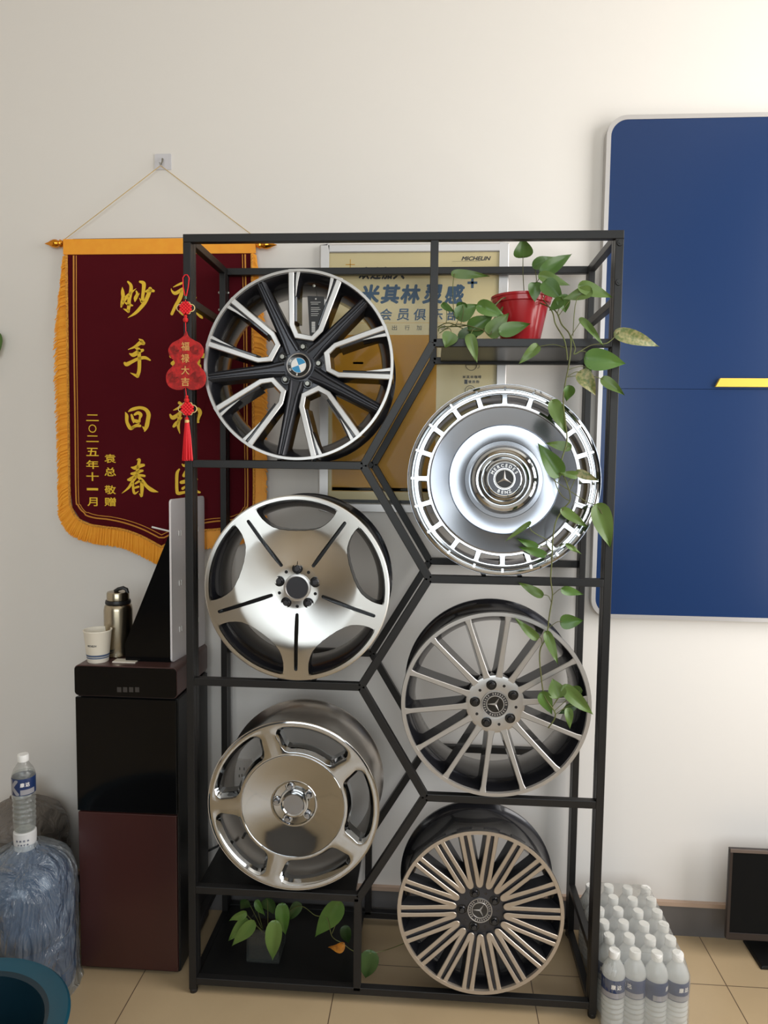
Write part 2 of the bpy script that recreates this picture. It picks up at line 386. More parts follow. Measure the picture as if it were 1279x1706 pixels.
for x, z in ((RW - .011, 2.186), (RW - .011, 2.083)):
    rp('bolt', MB().lathe([(.0001, -.005), (.0035, -.005), (.0035, -.003), (.0075, -.003), (.0085, 0)], 16, 'Y', (x, 0, z)), 'flask_black')
for x, z in ((-.0035, 2.14), (-.0035, 2.085), (.026, 2.14), (.026, 2.085)):
    rp('bolt', MB().lathe([(.0001, -.004), (.004, -.003), (.004, 0)], 10, 'Y', (x, BY - .004, z)), 'steel')

# ------------------------------------------------------------------ wheels
def pol(r, th, y): return (r * math.sin(th), y, r * math.cos(th))
def ribbon(mb, pts, ytop, depth, cham=.002, mi_top=0, mi_side=1, cap=True):
    """raised rib along a 2-D polyline of (x, z, width): flat machined top, chamfer, painted flanks"""
    n = len(pts); rows = []
    for i in range(n):
        a = pts[max(i - 1, 0)]; b = pts[min(i + 1, n - 1)]
        t = Vector((b[0] - a[0], b[1] - a[1])); t.normalize(); nn = Vector((-t.y, t.x)); sc_ = 1
        if 0 < i < n - 1:
            t1 = Vector((pts[i][0] - a[0], pts[i][1] - a[1])).normalized(); sc_ = 1 / max(.5, abs(t1.dot(t)))
        x, z, w_ = pts[i]; r = math.hypot(x, z); y = ytop(r); w2 = w_ / 2 * sc_
        row = []
        for sg, yy in ((w2 + .006, y + depth), (w2, y + cham), (w2 - cham, y), (-w2 + cham, y), (-w2, y + cham), (-w2 - .006, y + depth)):
            row.append((x + nn.x * sg, yy, z + nn.y * sg))
        rows.append(row)
    vs = [v for r_ in rows for v in r_]; fs = []; ms = []
    for i in range(n - 1):
        for k in range(5):
            fs.append((i * 6 + k, i * 6 + k + 1, (i + 1) * 6 + k + 1, (i + 1) * 6 + k)); ms.append(mi_top if k in (1, 2, 3) else mi_side)
        fs.append((i * 6 + 5, i * 6, (i + 1) * 6, (i + 1) * 6 + 5)); ms.append(mi_side)
    if cap: fs += [tuple(range(6)), tuple((n - 1) * 6 + k for k in range(6))]; ms += [mi_side, mi_side]
    mb.add(vs, fs, ms)
def sector_hole(mb, th0, a, r0, r1, hole, prof, levels, S=18, flat=None):
    """one sector |th|<=a, r0<=r<=r1 of a dished disc with a hole.  hole: polygon of (th, r) seen from its centre.
    levels: list of (kind, t, dy, material); kind 'abs' = metres away from the hole edge, 'rel' = share of the way to the sector's edge"""
    rc = sum(p[1] for p in hole) / len(hole); rc = (min(p[1] for p in hole) + max(p[1] for p in hole)) / 2
    hn = [(p[0] / a, (p[1] - rc) / (r1 - r0) * 2) for p in hole]
    bz0 = (r0 - rc) / (r1 - r0) * 2; bz1 = (r1 - rc) / (r1 - r0) * 2
    B = []
    for k in range(S): B.append((-1 + 2 * k / S, bz1))
    for k in range(S): B.append((1, bz1 + (bz0 - bz1) * k / S))
    for k in range(S): B.append((1 - 2 * k / S, bz0))
    for k in range(S): B.append((-1, bz0 + (bz1 - bz0) * k / S))
    H = []
    for bx, bz in B:
        best = 0
        for i in range(len(hn)):
            (x1, y1), (x2, y2) = hn[i], hn[(i + 1) % len(hn)]
            dx, dy = x2 - x1, y2 - y1; den = bx * dy - bz * dx
            if abs(den) < 1e-12: continue
            t = (x1 * dy - y1 * dx) / den; u = (x1 * bz - y1 * bx) / den
            if t > 0 and -1e-6 <= u <= 1 + 1e-6: best = max(best, t)
        H.append((bx * best, bz * best))
    n = len(B); vs = []; ms = []; fs = []
    hc = []
    for hx, hz in H:
        th, r = hx * a, rc + hz * (r1 - r0) / 2; hc.append(Vector((r * math.sin(th), r * math.cos(th))))
    hnm = []
    for k in range(n):
        t_ = hc[(k + 1) % n] - hc[k - 1]; q = Vector((-t_.y, t_.x))
        if q.length < 1e-9: q = hc[k] - Vector((0, rc))
        q.normalize()
        if q.dot(hc[k] - Vector((0, rc))) < 0: q = -q
        hnm.append(q)
    for kind, t, dy, mi in levels:
        for k, ((bx, bz), (hx, hz)) in enumerate(zip(B, H)):
            pb = (bx * a, rc + bz * (r1 - r0) / 2); ph = (hx * a, rc + hz * (r1 - r0) / 2)
            rm = (pb[1] + ph[1]) / 2; dist = math.hypot((pb[0] - ph[0]) * rm, pb[1] - ph[1])
            tt = t if kind == 'rel' else min(.92, t / max(dist, 1e-6))
            th = ph[0] + (pb[0] - ph[0]) * tt; r = ph[1] + (pb[1] - ph[1]) * tt
            if kind == 'abs' and t < dist * .8:
                q = hc[k] + hnm[k] * t; th = math.atan2(q.x, q.y); r = q.length
            d = dy
            if flat and flat(pb, dy): d = 0
            vs.append(pol(r, th0 + th, prof(r) + d))
    for l in range(len(levels) - 1):
        for k in range(n):
            j = (k + 1) % n; fs.append((l * n + k, l * n + j, (l + 1) * n + j, (l + 1) * n + k)); ms.append(levels[l + 1][3])
    mb.add(vs, fs, ms)
def barrel_profile(R, b, k=.985):
    return [(R, .002), (R, .012), (R * .945, .022), (R * .905, .045), (R * .885, .08), (R * .895, b - .05), (R * .93, b - .026), (R * k * .985, b - .012), (R * k, b - .008), (R * k, b),
            (R * k * .965, b), (R * .905, b - .03), (R * .865, b - .055), (R * .855, .08), (R * .875, .045), (R * .925, .02), (R * .962, .004)]
def star(mb, R, y, rot, mi, base=.13, h=.002):
    ring = []
    for k in range(6):
        th = rot + k * PI / 3; ring.append(pol(R if k % 2 == 0 else R * base, th, y))
    vs = ring + [(0, y - h, 0)]
    mb.add(vs, [(k, (k + 1) % 6, 6) for k in range(6)], mi)
def wheel(name, pxc, R, b, label, tilt=0., zc=None, y=-.004):
    """empty at the wheel's foot; parts are built around the hub and lifted by R"""
    c = atY(pxc[0], pxc[1], 0)
    e = empty(name, (c.x, y, (zc if zc is not None else c.z) - R), label, 'car wheel', None, (tilt, 0, 0))
    e['_R'] = R; return e
def part(w_, mb, name, mats, **k):
    mb.move((0, 0, w_['_R'])); return mb.build(name, mats, w_, **k)
def hexhead(r, y0, y1): return [(r, y0), (r, y1)]
def bolts(w_, n, r, th0, y, rad, cup, head, depth=.012):
    for k in range(n):
        th = th0 + 2 * PI * k / n; mb = MB(); c = pol(r, th, y)
        mb.lathe([(rad, -.0008), (rad * .9, -.0012), (rad * .82, -.0004), (rad * .8, .0)], 20, 'Y', c, 0)
        mb.lathe([(rad * .86, -.0006), (.0001, -.0006)], 20, 'Y', c, 0)
        mb.lathe([(.0001, -.010), (rad * .45, -.010), (rad * .52, -.008), (rad * .52, -.001)], 6, 'Y', c, 1)
        mb.lathe([(rad * .55, -.004), (rad * .66, -.002), (rad * .66, -.0005)], 20, 'Y', c, 1)
        part(w_, mb, 'lug_bolt', [cup, head])
def holes(mb, n, r, th0, y, rad, mi):
    for k in range(n): mb.lathe([(.0001, -.0009), (rad, -.0009), (rad, .001)], 12, 'Y', pol(r, th0 + 2 * PI * k / n, y), mi)

# --- wheel one: two-tone five-fold wheel with roundel badge (top left)
R = .2690
w1 = wheel('car_wheel', (494, 609), R, .21, 'two-tone black and silver wheel with blue and white badge, top left cell', -.08, 1.598 + R)
part(w1, MB().lathe(barrel_profile(R, .20), 96, 'Y', closed=True), 'rim_barrel', 'dark')
part(w1, MB().lathe([(R * .999, .001), (R * .997, -.001), (R * .970, -.001), (R * .964, .003), (R * .966, .01), (R * .99, .01)], 128, 'Y', closed=True), 'rim_lip', 'silver')
yt = lambda r: .022 * max(0, 1 - r / (R * .9)) ** 1.1
for k in range(5):
    th = math.radians(10 + 72 * k); c, s_ = math.cos(th), math.sin(th)
    P = [(.965, -.262), (.70, -.212), (.405, -.155), (.305, -.085), (.305, .085), (.405, .155), (.70, .212), (.965, .262)]
    W = [.062, .06, .056, .056, .056, .056, .06, .062]
    mb = MB(); pts = [((u * s_ + v * c) * R, (u * c - v * s_) * R, wv * R) for (u, v), wv in zip(P, W)]
    ribbon(mb, pts, yt, .05, .0022)
    for sg in (-1, 1):
        q = [(.962, sg * .182, .040), (.85, sg * .178, .026), (.70, sg * .163, .006)]
        ribbon(mb, [((u * s_ + v * c) * R, (u * c - v * s_) * R, wv * R) for u, v, wv in q], lambda r: yt(r) + .001, .03, .0008)
        q = [(.955, sg * .215, .05), (.70, sg * .18, .05), (.45, sg * .135, .05)]
        ribbon(mb, [((u * s_ + v * c) * R, (u * c - v * s_) * R, wv * R) for u, v, wv in q], lambda r: yt(r) + .006, .05, .002, 1, 1)
    part(w1, mb, 'machined_spoke', ['silver', 'dark'])
for k in range(5):
    th = math.radians(46 + 72 * k); c, s_ = math.cos(th), math.sin(th); mb = MB()
    q = [(.14, 0, .17), (.32, 0, .125), (.60, 0, .10), (.965, 0, .08)]
    ribbon(mb, [((u * s_ + v * c) * R, (u * c - v * s_) * R, wv * R) for u, v, wv in q], lambda r: yt(r) + .008, .05, .004, 0, 0)
    for sg in (-1, 1):
        q = [(.16, sg * .055, .026), (.32, sg * .038, .026), (.60, sg * .030, .024), (.955, sg * .022, .018)]
        ribbon(mb, [((u * s_ + v * c) * R, (u * c - v * s_) * R, wv * R) for u, v, wv in q], lambda r: yt(r) + .002, .012, .002, 0, 0)
    part(w1, mb, 'dark_spoke', ['grey'])
mb = MB().lathe([(.0001, .026), (R * .15, .026), (R * .2, .03), (R * .29, .032), (R * .33, .05), (R * .30, .075), (.0001, .075)], 64, 'Y')
holes(mb, 5, R * .235, math.radians(46), .028, .004, 1)
part(w1, mb, 'hub', ['grey', 'black_ring'])
bolts(w1, 5, R * .205, math.radians(10), .028, .0145, 'dark', 'steel')
cap = part(w1, MB().lathe([(.0001, .012), (.030, .012), (.033, .010), (.037, .010), (.0385, .014), (.0385, .03)], 64, 'Y', mis=[0, 0, 1, 1, 1]), 'center_cap', ['black_ring', 'grey'])
mb = MB()
for k in range(4):
    a0 = math.radians(-20 + 90 * k); vs = [(0, .0112, 0)] + [pol(.0205, a0 + math.radians(90) * j / 12, .0112) for j in range(13)]
    mb.add(vs, [(0, j, j + 1) for j in range(1, 13)], 0 if k % 2 == 0 else 1)
mb.lathe([(.0205, .0108), (.0215, .0108), (.0215, .012)], 48, 'Y', mi=2)
for ch, a in (('W', 297), ('M', 243), ('B', 190)):
    t_ = math.radians(a); p = pol(.0262, t_, 0); text(mb, ch, p[0], p[2], .0113, h=.0062, bold=.02, mi=1, rot=t_)
mb.lathe([(.0315, .0105), (.0335, .0095), (.0345, .0105)], 64, 'Y', mi=2)
mb.move((0, 0, R)); mb.build('emblem', ['badge_blue', 'badge_white', 'silver'], cap)

# --- wheel two: chrome hub-cap wheel (upper right)
R = .2680
w2 = wheel('car_wheel', (840, 802), R, .2, 'polished chrome wheel with domed disc and ring of small slots, upper right cell', -.10, 1.285 + R)
part(w2, MB().lathe(barrel_profile(R, .20), 96, 'Y', closed=True), 'rim_barrel', 'satin')
part(w2, MB().lathe([(R * .90, .002), (R * .905, -.002), (R * .925, -.003), (R * .935, .002), (R * .945, .003), (R * .955, -.002), (R * .97, -.004), (R * .99, -.002), (R, .004), (R * .99, .012), (R * .93, .015)], 144, 'Y', closed=True), 'rim_lip', 'chrome')
for k in range(20):
    mb = MB(); th = math.radians(18 * k); p = [pol(R * rr, th + sg * .012, -.0035) for rr, sg in ((.925, -1), (.925, 1), (.965, 1), (.965, -1))]
    q = [(x, .006, z) for x, _, z in p]; mb.add(p + q, [(0, 1, 2, 3), (0, 4, 5, 1), (1, 5, 6, 2), (2, 6, 7, 3), (3, 7, 4, 0)])
    part(w2, mb, 'rim_tab', 'chrome', smooth=None)
mb = MB(); pf = lambda r: .0015
for k in range(20):
    ha, hb, rr0, rr1 = math.radians(7.2), math.radians(6.9), .798 * R, .885 * R
    hole = [(-ha, rr1), (-ha * .5, rr1), (0, rr1), (ha * .5, rr1), (ha, rr1), (hb, rr0), (hb * .5, rr0), (0, rr0), (-hb * .5, rr0), (-hb, rr0)]
    sector_hole(mb, math.radians(18 * k + 9), math.radians(9), .772 * R, .905 * R, hole, pf, [('rel', 0, .03, 0), ('rel', 0, .002, 0), ('abs', .0015, 0, 0), ('rel', 1, 0, 0)], 10)
part(w2, mb, 'slotted_ring', 'chrome', smooth=30)
part(w2, MB().lathe([(R * .772, .0015), (R * .77, -.001), (R * .758, -.002), (R * .752, .0), (R * .66, -.003), (R * .572, -.0075), (R * .566, -.006), (R * .56, -.0085), (R * .48, -.0075), (R * .405, -.0025), (R * .40, -.001), (R * .36, .001), (R * .34, .0)], 160, 'Y'), 'disc', 'satin', smooth=20)
cap = part(w2, MB().lathe([(R * .345, .004), (R * .345, -.006), (R * .33, -.013), (R * .305, -.016), (R * .28, -.014), (R * .27, -.012), (R * .255, -.017), (R * .235, -.0185), (R * .225, -.0165), (R * .21, -.0205), (R * .195, -.0215), (R * .185, -.0195), (R * .17, -.0225), (R * .11, -.0235), (.0001, -.0235)], 128, 'Y'), 'center_cap', 'chrome', smooth=25)
mb = MB().lathe([(R * .105, -.0238), (R * .1, -.0256), (R * .093, -.0256), (R * .09, -.0242), (.0001, -.0242)], 48, 'Y', mis=[0, 0, 0, 1])
star(mb, R * .093, -.0243, 0, 0, .16, .0025)
mb.lathe([(R * .168, -.0228), (R * .168, -.0236), (R * .112, -.0240)], 64, 'Y', mi=2)
for st, a0, da in (('MERCEDES', -62, 17.5), ('BENZ', 180 + 24, -16)):
    for i, ch in enumerate(st):
        t_ = math.radians(a0 + da * i); p = pol(R * .138, t_, 0)
        text(mb, ch, p[0], p[2], -.0244, h=.0088, bold=.03, mi=3, rot=t_ if da > 0 else t_ + PI)
mb.move((0, 0, R)); mb.build('emblem', ['silver', 'tag', 'grey', 'silver'], cap)

# --- wheel three: solid five-spoke disc (middle left)
R = .2660
w3 = wheel('car_wheel', (493.5, 980), R, .2, 'brushed aluminium wheel with five broad slotted spokes and black barrel, middle left cell', 0, .969 + R)
part(w3, MB().lathe(barrel_profile(R, .21), 96, 'Y', closed=True), 'rim_barrel', 'dark')
def pf3(r):
    t = r / R
    if t > .66: return 0
    if t > .22: q = (.66 - t) / .44; return .020 * q ** 1.25
    return .020
mb = MB()
half = [(0, .622), (.09, .624), (.18, .636), (.25, .655), (.307, .69), (.36, .735), (.40, .785), (.425, .828)]
hole = []
for v, u in half[::-1]: hole.append((-math.atan2(v, u), math.hypot(u, v) * R))
hole = hole[:-1]
hp = [(math.atan2(v, u), math.hypot(u, v) * R) for v, u in half]
arc = [(math.radians(27 - 54 * k / 14), .937 * R) for k in range(15)]
hole = arc[::-1] + hp[::-1] + [(-t_, r_) for t_, r_ in hp[1:]]
lv = [('rel', 0, .045, 1), ('rel', 0, .002, 1), ('abs', .0012, 0, 1), ('abs', .004, 0, 0), ('rel', .25, 0, 0), ('rel', .45, 0, 0), ('rel', .65, 0, 0), ('rel', .82, 0, 0), ('rel', 1, 0, 0)]
for k in range(5):
    sector_hole(mb, math.radians(72 * k), math.radians(31.2), .25 * R, .957 * R, hole, pf3, lv, 28)
    sl = [(math.atan2(v, u), math.hypot(u, v) * R) for v, u in ((-.015, .885), (0, .892), (.015, .885), (.0165, .6), (.0165, .29), (0, .28), (-.0165, .29), (-.0165, .6))]
    sector_hole(mb, math.radians(36 + 72 * k), math.radians(4.8), .25 * R, .957 * R, sl, pf3, [('rel', 0, .018, 1), ('rel', 0, .0015, 1), ('abs', .001, 0, 1), ('rel', .5, 0, 0), ('rel', 1, 0, 0)], 28)
    u0 = math.radians(36 + 72 * k)
    g = [pol(R * math.hypot(u, v), u0 + math.atan2(v, u), .021) for v, u in ((-.03, .27), (-.03, .90), (.03, .90), (.03, .27))]; mb.add(g, [(0, 1, 2, 3)], 1)
mb.lathe([(.957 * R, 0), (.985 * R, .0), (.998 * R, .002), (.999 * R, .006), (.97 * R, .012), (.95 * R, .012)], 160, 'Y')
mb.lathe([(.25 * R, pf3(.25 * R)), (.22 * R, .0195), (.14 * R, .0195), (.13 * R, .024), (.0001, .024)], 112, 'Y')
holes(mb, 5, R * .205, math.radians(36), .0195, .0048, 1)
part(w3, mb, 'disc_face', ['brushed', 'black_ring'], smooth=30)
bolts(w3, 5, R * .205, 0, .0195, .0155, 'black_ring', 'grey')
part(w3, MB().lathe([(R * .148, .02), (R * .145, .012), (R * .125, .011), (R * .118, .014), (.0001, .014)], 64, 'Y', mis=[0, 0, 0, 1]), 'center_cap', ['silver', 'grey'])

# --- wheel four: fourteen thin spokes (middle right)
R = .2665
w4 = wheel('car_wheel', (825, 1173), R, .22, 'black and silver wheel with fourteen straight thin spokes, lower right cell behind the vine', 0, .650 + R)
part(w4, MB().lathe(barrel_profile(R, .22), 96, 'Y', closed=True), 'rim_barrel', 'dark')
part(w4, MB().lathe([(R * .999, .002), (R * .996, -.001), (R * .958, -.001), (R * .952, .003), (R * .955, .012), (R * .99, .012)], 128, 'Y', closed=True), 'rim_lip', 'silver')
y4 = lambda r: .014 * max(0, 1 - r / (R * .95))
for k in range(14):
    th = math.radians(6.8 + 360 / 14 * k); mb = MB()
    ribbon(mb, [(R * u * math.sin(th), R * u * math.cos(th), R * wv) for u, wv in ((.22, .10), (.28, .088), (.34, .066), (.5, .058), (.7, .052), (.9, .052), (.963, .075))], y4, .055, .0018)
    part(w4, mb, 'spoke', ['silver', 'dark'])
mb = MB().lathe([(R * .145, .0105), (R * .16, .0098), (R * .285, .0092), (R * .31, .011), (R * .315, .02), (R * .29, .07), (.0001, .07)], 84, 'Y', mis=[0, 0, 0, 1, 1, 1])
holes(mb, 5, R * .22, math.radians(24), .0095, .0042, 1)
part(w4, mb, 'hub', ['silver', 'dark'])
bolts(w4, 5, R * .215, math.radians(-12), .0095, .0148, 'black_ring', 'dark')
def merc_cap(w_, y, rad, rot):
    cap = part(w_, MB().lathe([(.0001, y), (rad * .6, y), (rad * .62, y - .0015), (rad * .66, y - .0015), (rad * .68, y - .0005), (rad * .93, y - .0005), (rad * .95, y - .002), (rad, y - .002), (rad * 1.01, y + .004)], 64, 'Y', mis=[0, 1, 1, 1, 2, 1, 1, 1]), 'center_cap', ['black_ring', 'silver', 'grey'])
    mb = MB(); star(mb, rad * .6, y - .0004, math.radians(rot), 0, .16, .003)
    for i in range(28):
        if i % 9 == 8: continue
        t_ = 2 * PI * i / 28; q = [pol(rad * rr, t_ + sg * .055, y - .0009) for rr, sg in ((.74, -1), (.74, 1), (.88, .7), (.88, -.7))]; mb.add(q, [(0, 1, 2, 3)], 0)
    mb.move((0, 0, w_['_R'])); mb.build('emblem', ['silver'], cap, smooth=None)
merc_cap(w4, .009, R * .143, 30)

# --- wheel five: polished five-window disc (bottom left)
R = .2525
w5 = wheel('car_wheel', (487.5, 1343), R, .21, 'mirror polished wheel with five rounded windows, bottom left cell above the potted plant', -.02, .341 + R)
part(w5, MB().lathe(barrel_profile(R, .215, .99), 96, 'Y', closed=True), 'rim_barrel', 'barrel_chrome')
mb = MB(); pf5 = lambda r: 0.
oa, ia, ro, ri = math.radians(27.5), math.radians(24), .895 * R, .672 * R
hole = [(oa * (-.86 + 1.72 * k / 10), ro) for k in range(11)] + [(oa * .96, ro * .985), (oa, ro * .95)] + [(ia * 1.02, ri + .045 * R), (ia * .95, ri + .012 * R)] + [(ia * (.84 - 1.68 * k / 10), ri) for k in range(11)] + [(-ia * .95, ri + .012 * R), (-ia * 1.02, ri + .045 * R), (-oa, ro * .95), (-oa * .96, ro * .985)]
for k in range(5):
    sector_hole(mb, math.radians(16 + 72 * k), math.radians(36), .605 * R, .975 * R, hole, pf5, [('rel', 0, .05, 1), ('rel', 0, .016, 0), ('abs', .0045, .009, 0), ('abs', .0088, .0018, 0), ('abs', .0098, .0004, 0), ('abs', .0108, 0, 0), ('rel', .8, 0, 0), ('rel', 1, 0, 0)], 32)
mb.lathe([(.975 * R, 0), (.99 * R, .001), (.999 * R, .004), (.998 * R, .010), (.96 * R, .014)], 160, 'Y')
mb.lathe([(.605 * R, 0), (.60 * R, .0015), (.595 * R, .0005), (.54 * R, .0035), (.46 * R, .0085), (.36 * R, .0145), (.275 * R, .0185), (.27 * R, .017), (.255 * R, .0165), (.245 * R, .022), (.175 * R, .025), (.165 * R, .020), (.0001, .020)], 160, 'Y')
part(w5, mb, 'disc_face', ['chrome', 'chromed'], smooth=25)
part(w5, MB().lathe([(R * .15, .022), (R * .145, .008), (R * .13, .007), (R * .118, .010), (.0001, .010)], 64, 'Y', mis=[0, 0, 0, 1]), 'center_cap', ['chrome', 'satin'])
bolts(w5, 5, R * .205, math.radians(-14), .0225, .0145, 'chrome', 'satin')
part(w5, MB().lathe([(.0001, -.006), (.004, -.006), (.004, .02)], 12, 'Y', pol(R * .80, math.radians(232), .05)), 'valve', 'black_ring')

# --- wheel six: eighteen looped spokes (bottom right)
R = .2412
w6 = wheel('car_wheel', (800, 1521.5), R, .19, 'dark grey wheel with eighteen looped silver spokes, standing in the bottom right corner', -.045, .0555 + R)
part(w6, MB().lathe(barrel_profile(R, .21, .995), 96, 'Y', closed=True), 'rim_barrel', 'dark')
pf6 = lambda r: .014 * max(0, 1 - r / (R * .95)) ** 1.3
part(w6, MB().lathe([(R * .999, .004), (R * .996, -.001), (R * .955, -.001), (R * .948, .003), (R * .955, .012), (R * .99, .012)], 128, 'Y', closed=True), 'rim_lip', 'silver_warm')
for k in range(18):
    th = math.radians(-2 + 20 * k); c, s_ = math.cos(th), math.sin(th)
    arm = [(.318, .0, .066), (.335, .014, .060), (.385, .0235, .054), (.45, .0325, .052), (.55, .050, .050), (.65, .068, .049), (.80, .0945, .049), (.962, .1235, .056)]
    P = spline([(u, -v, wv) for u, v, wv in arm[::-1][:-1]] + arm, 4); mb = MB()
    ribbon(mb, [((u * s_ + v * c) * R, (u * c - v * s_) * R, wv * R) for u, v, wv in P], pf6, .04, .0015)
    part(w6, mb, 'looped_spoke', ['silver_warm', 'grey'])
    t2 = math.radians(8 + 20 * k); c, s_ = math.cos(t2), math.sin(t2); mb = MB()
    ribbon(mb, [(u * s_ * R, u * c * R, .075 * R) for u in (.24, .4, .6, .8, .965)], lambda r: pf6(r) + .008, .04, .002, 0, 0)
    part(w6, mb, 'groove_web', ['grey'])
mb = MB().lathe([(.33 * R, pf6(.33 * R) + .03), (.31 * R, pf6(.31 * R) + .010), (.27 * R, pf6(.27 * R) + .007), (.14 * R, .0165), (.0001, .0165)], 72, 'Y', mi=0)
holes(mb, 5, R * .215, math.radians(18), .0165, .004, 1)
part(w6, mb, 'hub', ['grey', 'black_ring'], smooth=30)
bolts(w6, 5, R * .215, math.radians(-18), .0165, .0148, 'black_ring', 'dark')
merc_cap(w6, .0135, R * .148, 32)

# small lugs that hold each wheel on its rail
def lugs(x, z, sp=.05, h=.010):
    for sg in (-1, 1): rp('wheel_support', MB().box(x + sg * sp - .006, x + sg * sp + .006, .006, .090, z, z + .003).box(x + sg * sp - .006, x + sg * sp + .006, .006, .012, z, z + h * .45))
for w_, z in ((w1, ZA + .011), (w2, ZB + .011), (w3, ZC + .011), (w4, ZD + .011), (w5, ZS + .011), (w6, ZF + .011)):
    lugs(w_.location.x, z)

# hang tag inside the first wheel
def px_quad(pts, Y): return [atY(x, y, Y) for x, y in pts]
def tagcard():
    Y = .062
    q = px_quad([(512, 493), (540, 494), (540, 530), (531, 560), (516, 562)], Y)
    base = q[-1].copy(); e = empty('hang_tag', base, 'black hang tag with white print on a thread inside the top left wheel', 'tag')
    mb = MB().prism([(p.x - base.x, p.z - base.z) for p in q], 0, .0012); mb.build('card', 'tag', e, smooth=None)
    mb = MB()
    for yy, x0, x1 in ((504, 517, 534), (507, 518, 530), (513, 518, 532), (516, 518, 534), (519, 518, 530), (523, 518, 531), (526, 518, 529)):
        a, b = atY(x0, yy, Y), atY(x1, yy, Y); mb.box(a.x - base.x, b.x - base.x, -.0006, 0, a.z - base.z, a.z - base.z + .0012)
    for i in range(7):
        a, b = atY(519, 538 + 2.6 * i, Y), atY(525, 538 + 2.6 * i, Y); mb.box(a.x - base.x, b.x - base.x, -.0006, 0, a.z - base.z, a.z - base.z + .003)
    a = atY(526, 498, Y); mb.box(a.x - base.x - .002, a.x - base.x + .002, -.0006, 0, a.z - base.z - .002, a.z - base.z + .002)
    mb.build('print', 'white', e, smooth=None)
    a, b = atY(523, 476, Y + .006), atY(528, 494, Y)
    MB().tube([a - base, (a + b) / 2 - base + Vector((.002, 0, 0)), b - base + Vector((0, .0006, 0))], .0006, 6).build('thread', 'flask_black', e)
    MB().lathe([(.0001, -.002), (.004, -.001), (.004, .001)], 16, 'Y', tuple(a - base)).build('seal', 'steel', e)
tagcard()

# ------------------------------------------------------------------ pennant banner
BYC = .388
ban = empty('pennant_banner', (-.22, .40, 1.24), 'maroon pennant with gold brush characters and orange fringe hanging on the wall', 'banner')
BO = Vector((-.22, .40, 1.24))
def bpart(name, mb, mt, **k): mb.move(tuple(-BO)); return mb.build(name, mt, ban, **k)
def bx(px, py): p = atY(px, py, BYC); return (p.x, p.z)
cxm = -.2185
def half_outline(pts):                              # left half in px, mirrored about the centre line
    L = [bx(*p) for p in pts]; return L + [(2 * cxm - x, z) for x, z in L[::-1]]
body = half_outline([(112, 404), (112.5, 425), (114, 560), (116, 700), (117.5, 820), (121, 846), (133, 864), (152, 873), (175, 877), (205, 881), (232, 890), (252, 900), (270, 910)])
bpart('cloth', MB().prism(body, BYC, BYC + .003), 'maroon', smooth=None)
top = half_outline([(106, 401), (106, 424.5)]); 
bpart('top_band', MB().box(min(p[0] for p in top), max(p[0] for p in top), BYC - .003, BYC + .004, bx(103, 424.5)[1], bx(103, 401)[1] + .004), 'orange', smooth=None)
ln = spline([bx(*p) for p in [(125.5, 426), (126, 560), (128, 700), (129.5, 825), (133, 842), (143, 854), (160, 860), (185, 863), (212, 869), (240, 879), (268, 893)]], 6)
full = ln + [(2 * cxm - x, z) for x, z in ln[::-1]]
mb = MB()
for off in (-.0055, .0035):
    P = [(x + (off if i < len(ln) else -off), BYC - .0012, z + (off if 30 < i < len(full) - 30 else 0)) for i, (x, z) in enumerate(full)]
    mb.tube(P, .0016 if off > 0 else .0028, 6)
bpart('gold_border', mb, 'goldline')
# fringe: many threads between the inner seam and the ragged outer line
inn = spline([bx(*p) for p in [(112.5, 425), (114, 560), (116, 700), (117.5, 820), (121, 846), (133, 864), (152, 873), (175, 877), (205, 881), (232, 890), (252, 900), (270, 910)]], 14)
out = spline([bx(*p) for p in [(103, 424), (88, 560), (91, 700), (95, 830), (101, 868), (118, 892), (146, 904), (172, 909), (203, 914), (232, 926), (252, 936), (268, 944)]], 14)
mb = MB(); rnd = random.Random(3)
for side in (0, 1):
    for i in range(len(inn) - 1):
        for s in range(4):
            t = s / 4; a = Vector(inn[i]).lerp(Vector(inn[i + 1]), t); b = Vector(out[i]).lerp(Vector(out[i + 1]), t)
            if i < 44: b = b + Vector((.004, -.022)) ; a2 = a.lerp(b, .55) + Vector((-.006, .004))
            else: a2 = a.lerp(b, .5)
            b = a.lerp(b, 1 - .08 * rnd.random()); b.x += rnd.uniform(-.003, .003)
            wv = .0034; seq = [a, a2, b]; vs = []
            d = (b - a).normalized(); n = Vector((-d.y, d.x)) * wv
            y = BYC - .001 - rnd.random() * .004
            for q, kk in zip(seq, (1, 1, .5)):
                for sg in (1, -1):
                    x = q.x + n.x * sg * kk; z = q.y + n.y * sg * kk
                    vs.append((x if side == 0 else 2 * cxm - x, y + (0 if sg > 0 else .0012), z))
            mb.add(vs, [(0, 1, 3, 2), (2, 3, 5, 4)])
o = bpart('fringe', mb, 'orange', smooth=None, merge=False); o['kind'] = 'stuff'
mb = MB()
seam = [(x - .002, BYC - .004, z - .002) for x, z in inn]; seam2 = [(2 * cxm - x, y, z) for x, y, z in seam]
mb.tube(seam, .0045, 6); mb.tube(seam2, .0045, 6); bpart('fringe_braid', mb, mat('orange_braid', (196, 122, 40), .7, noise=(200, .1, (236, 170, 60)), bump=(250, .6, .004)))
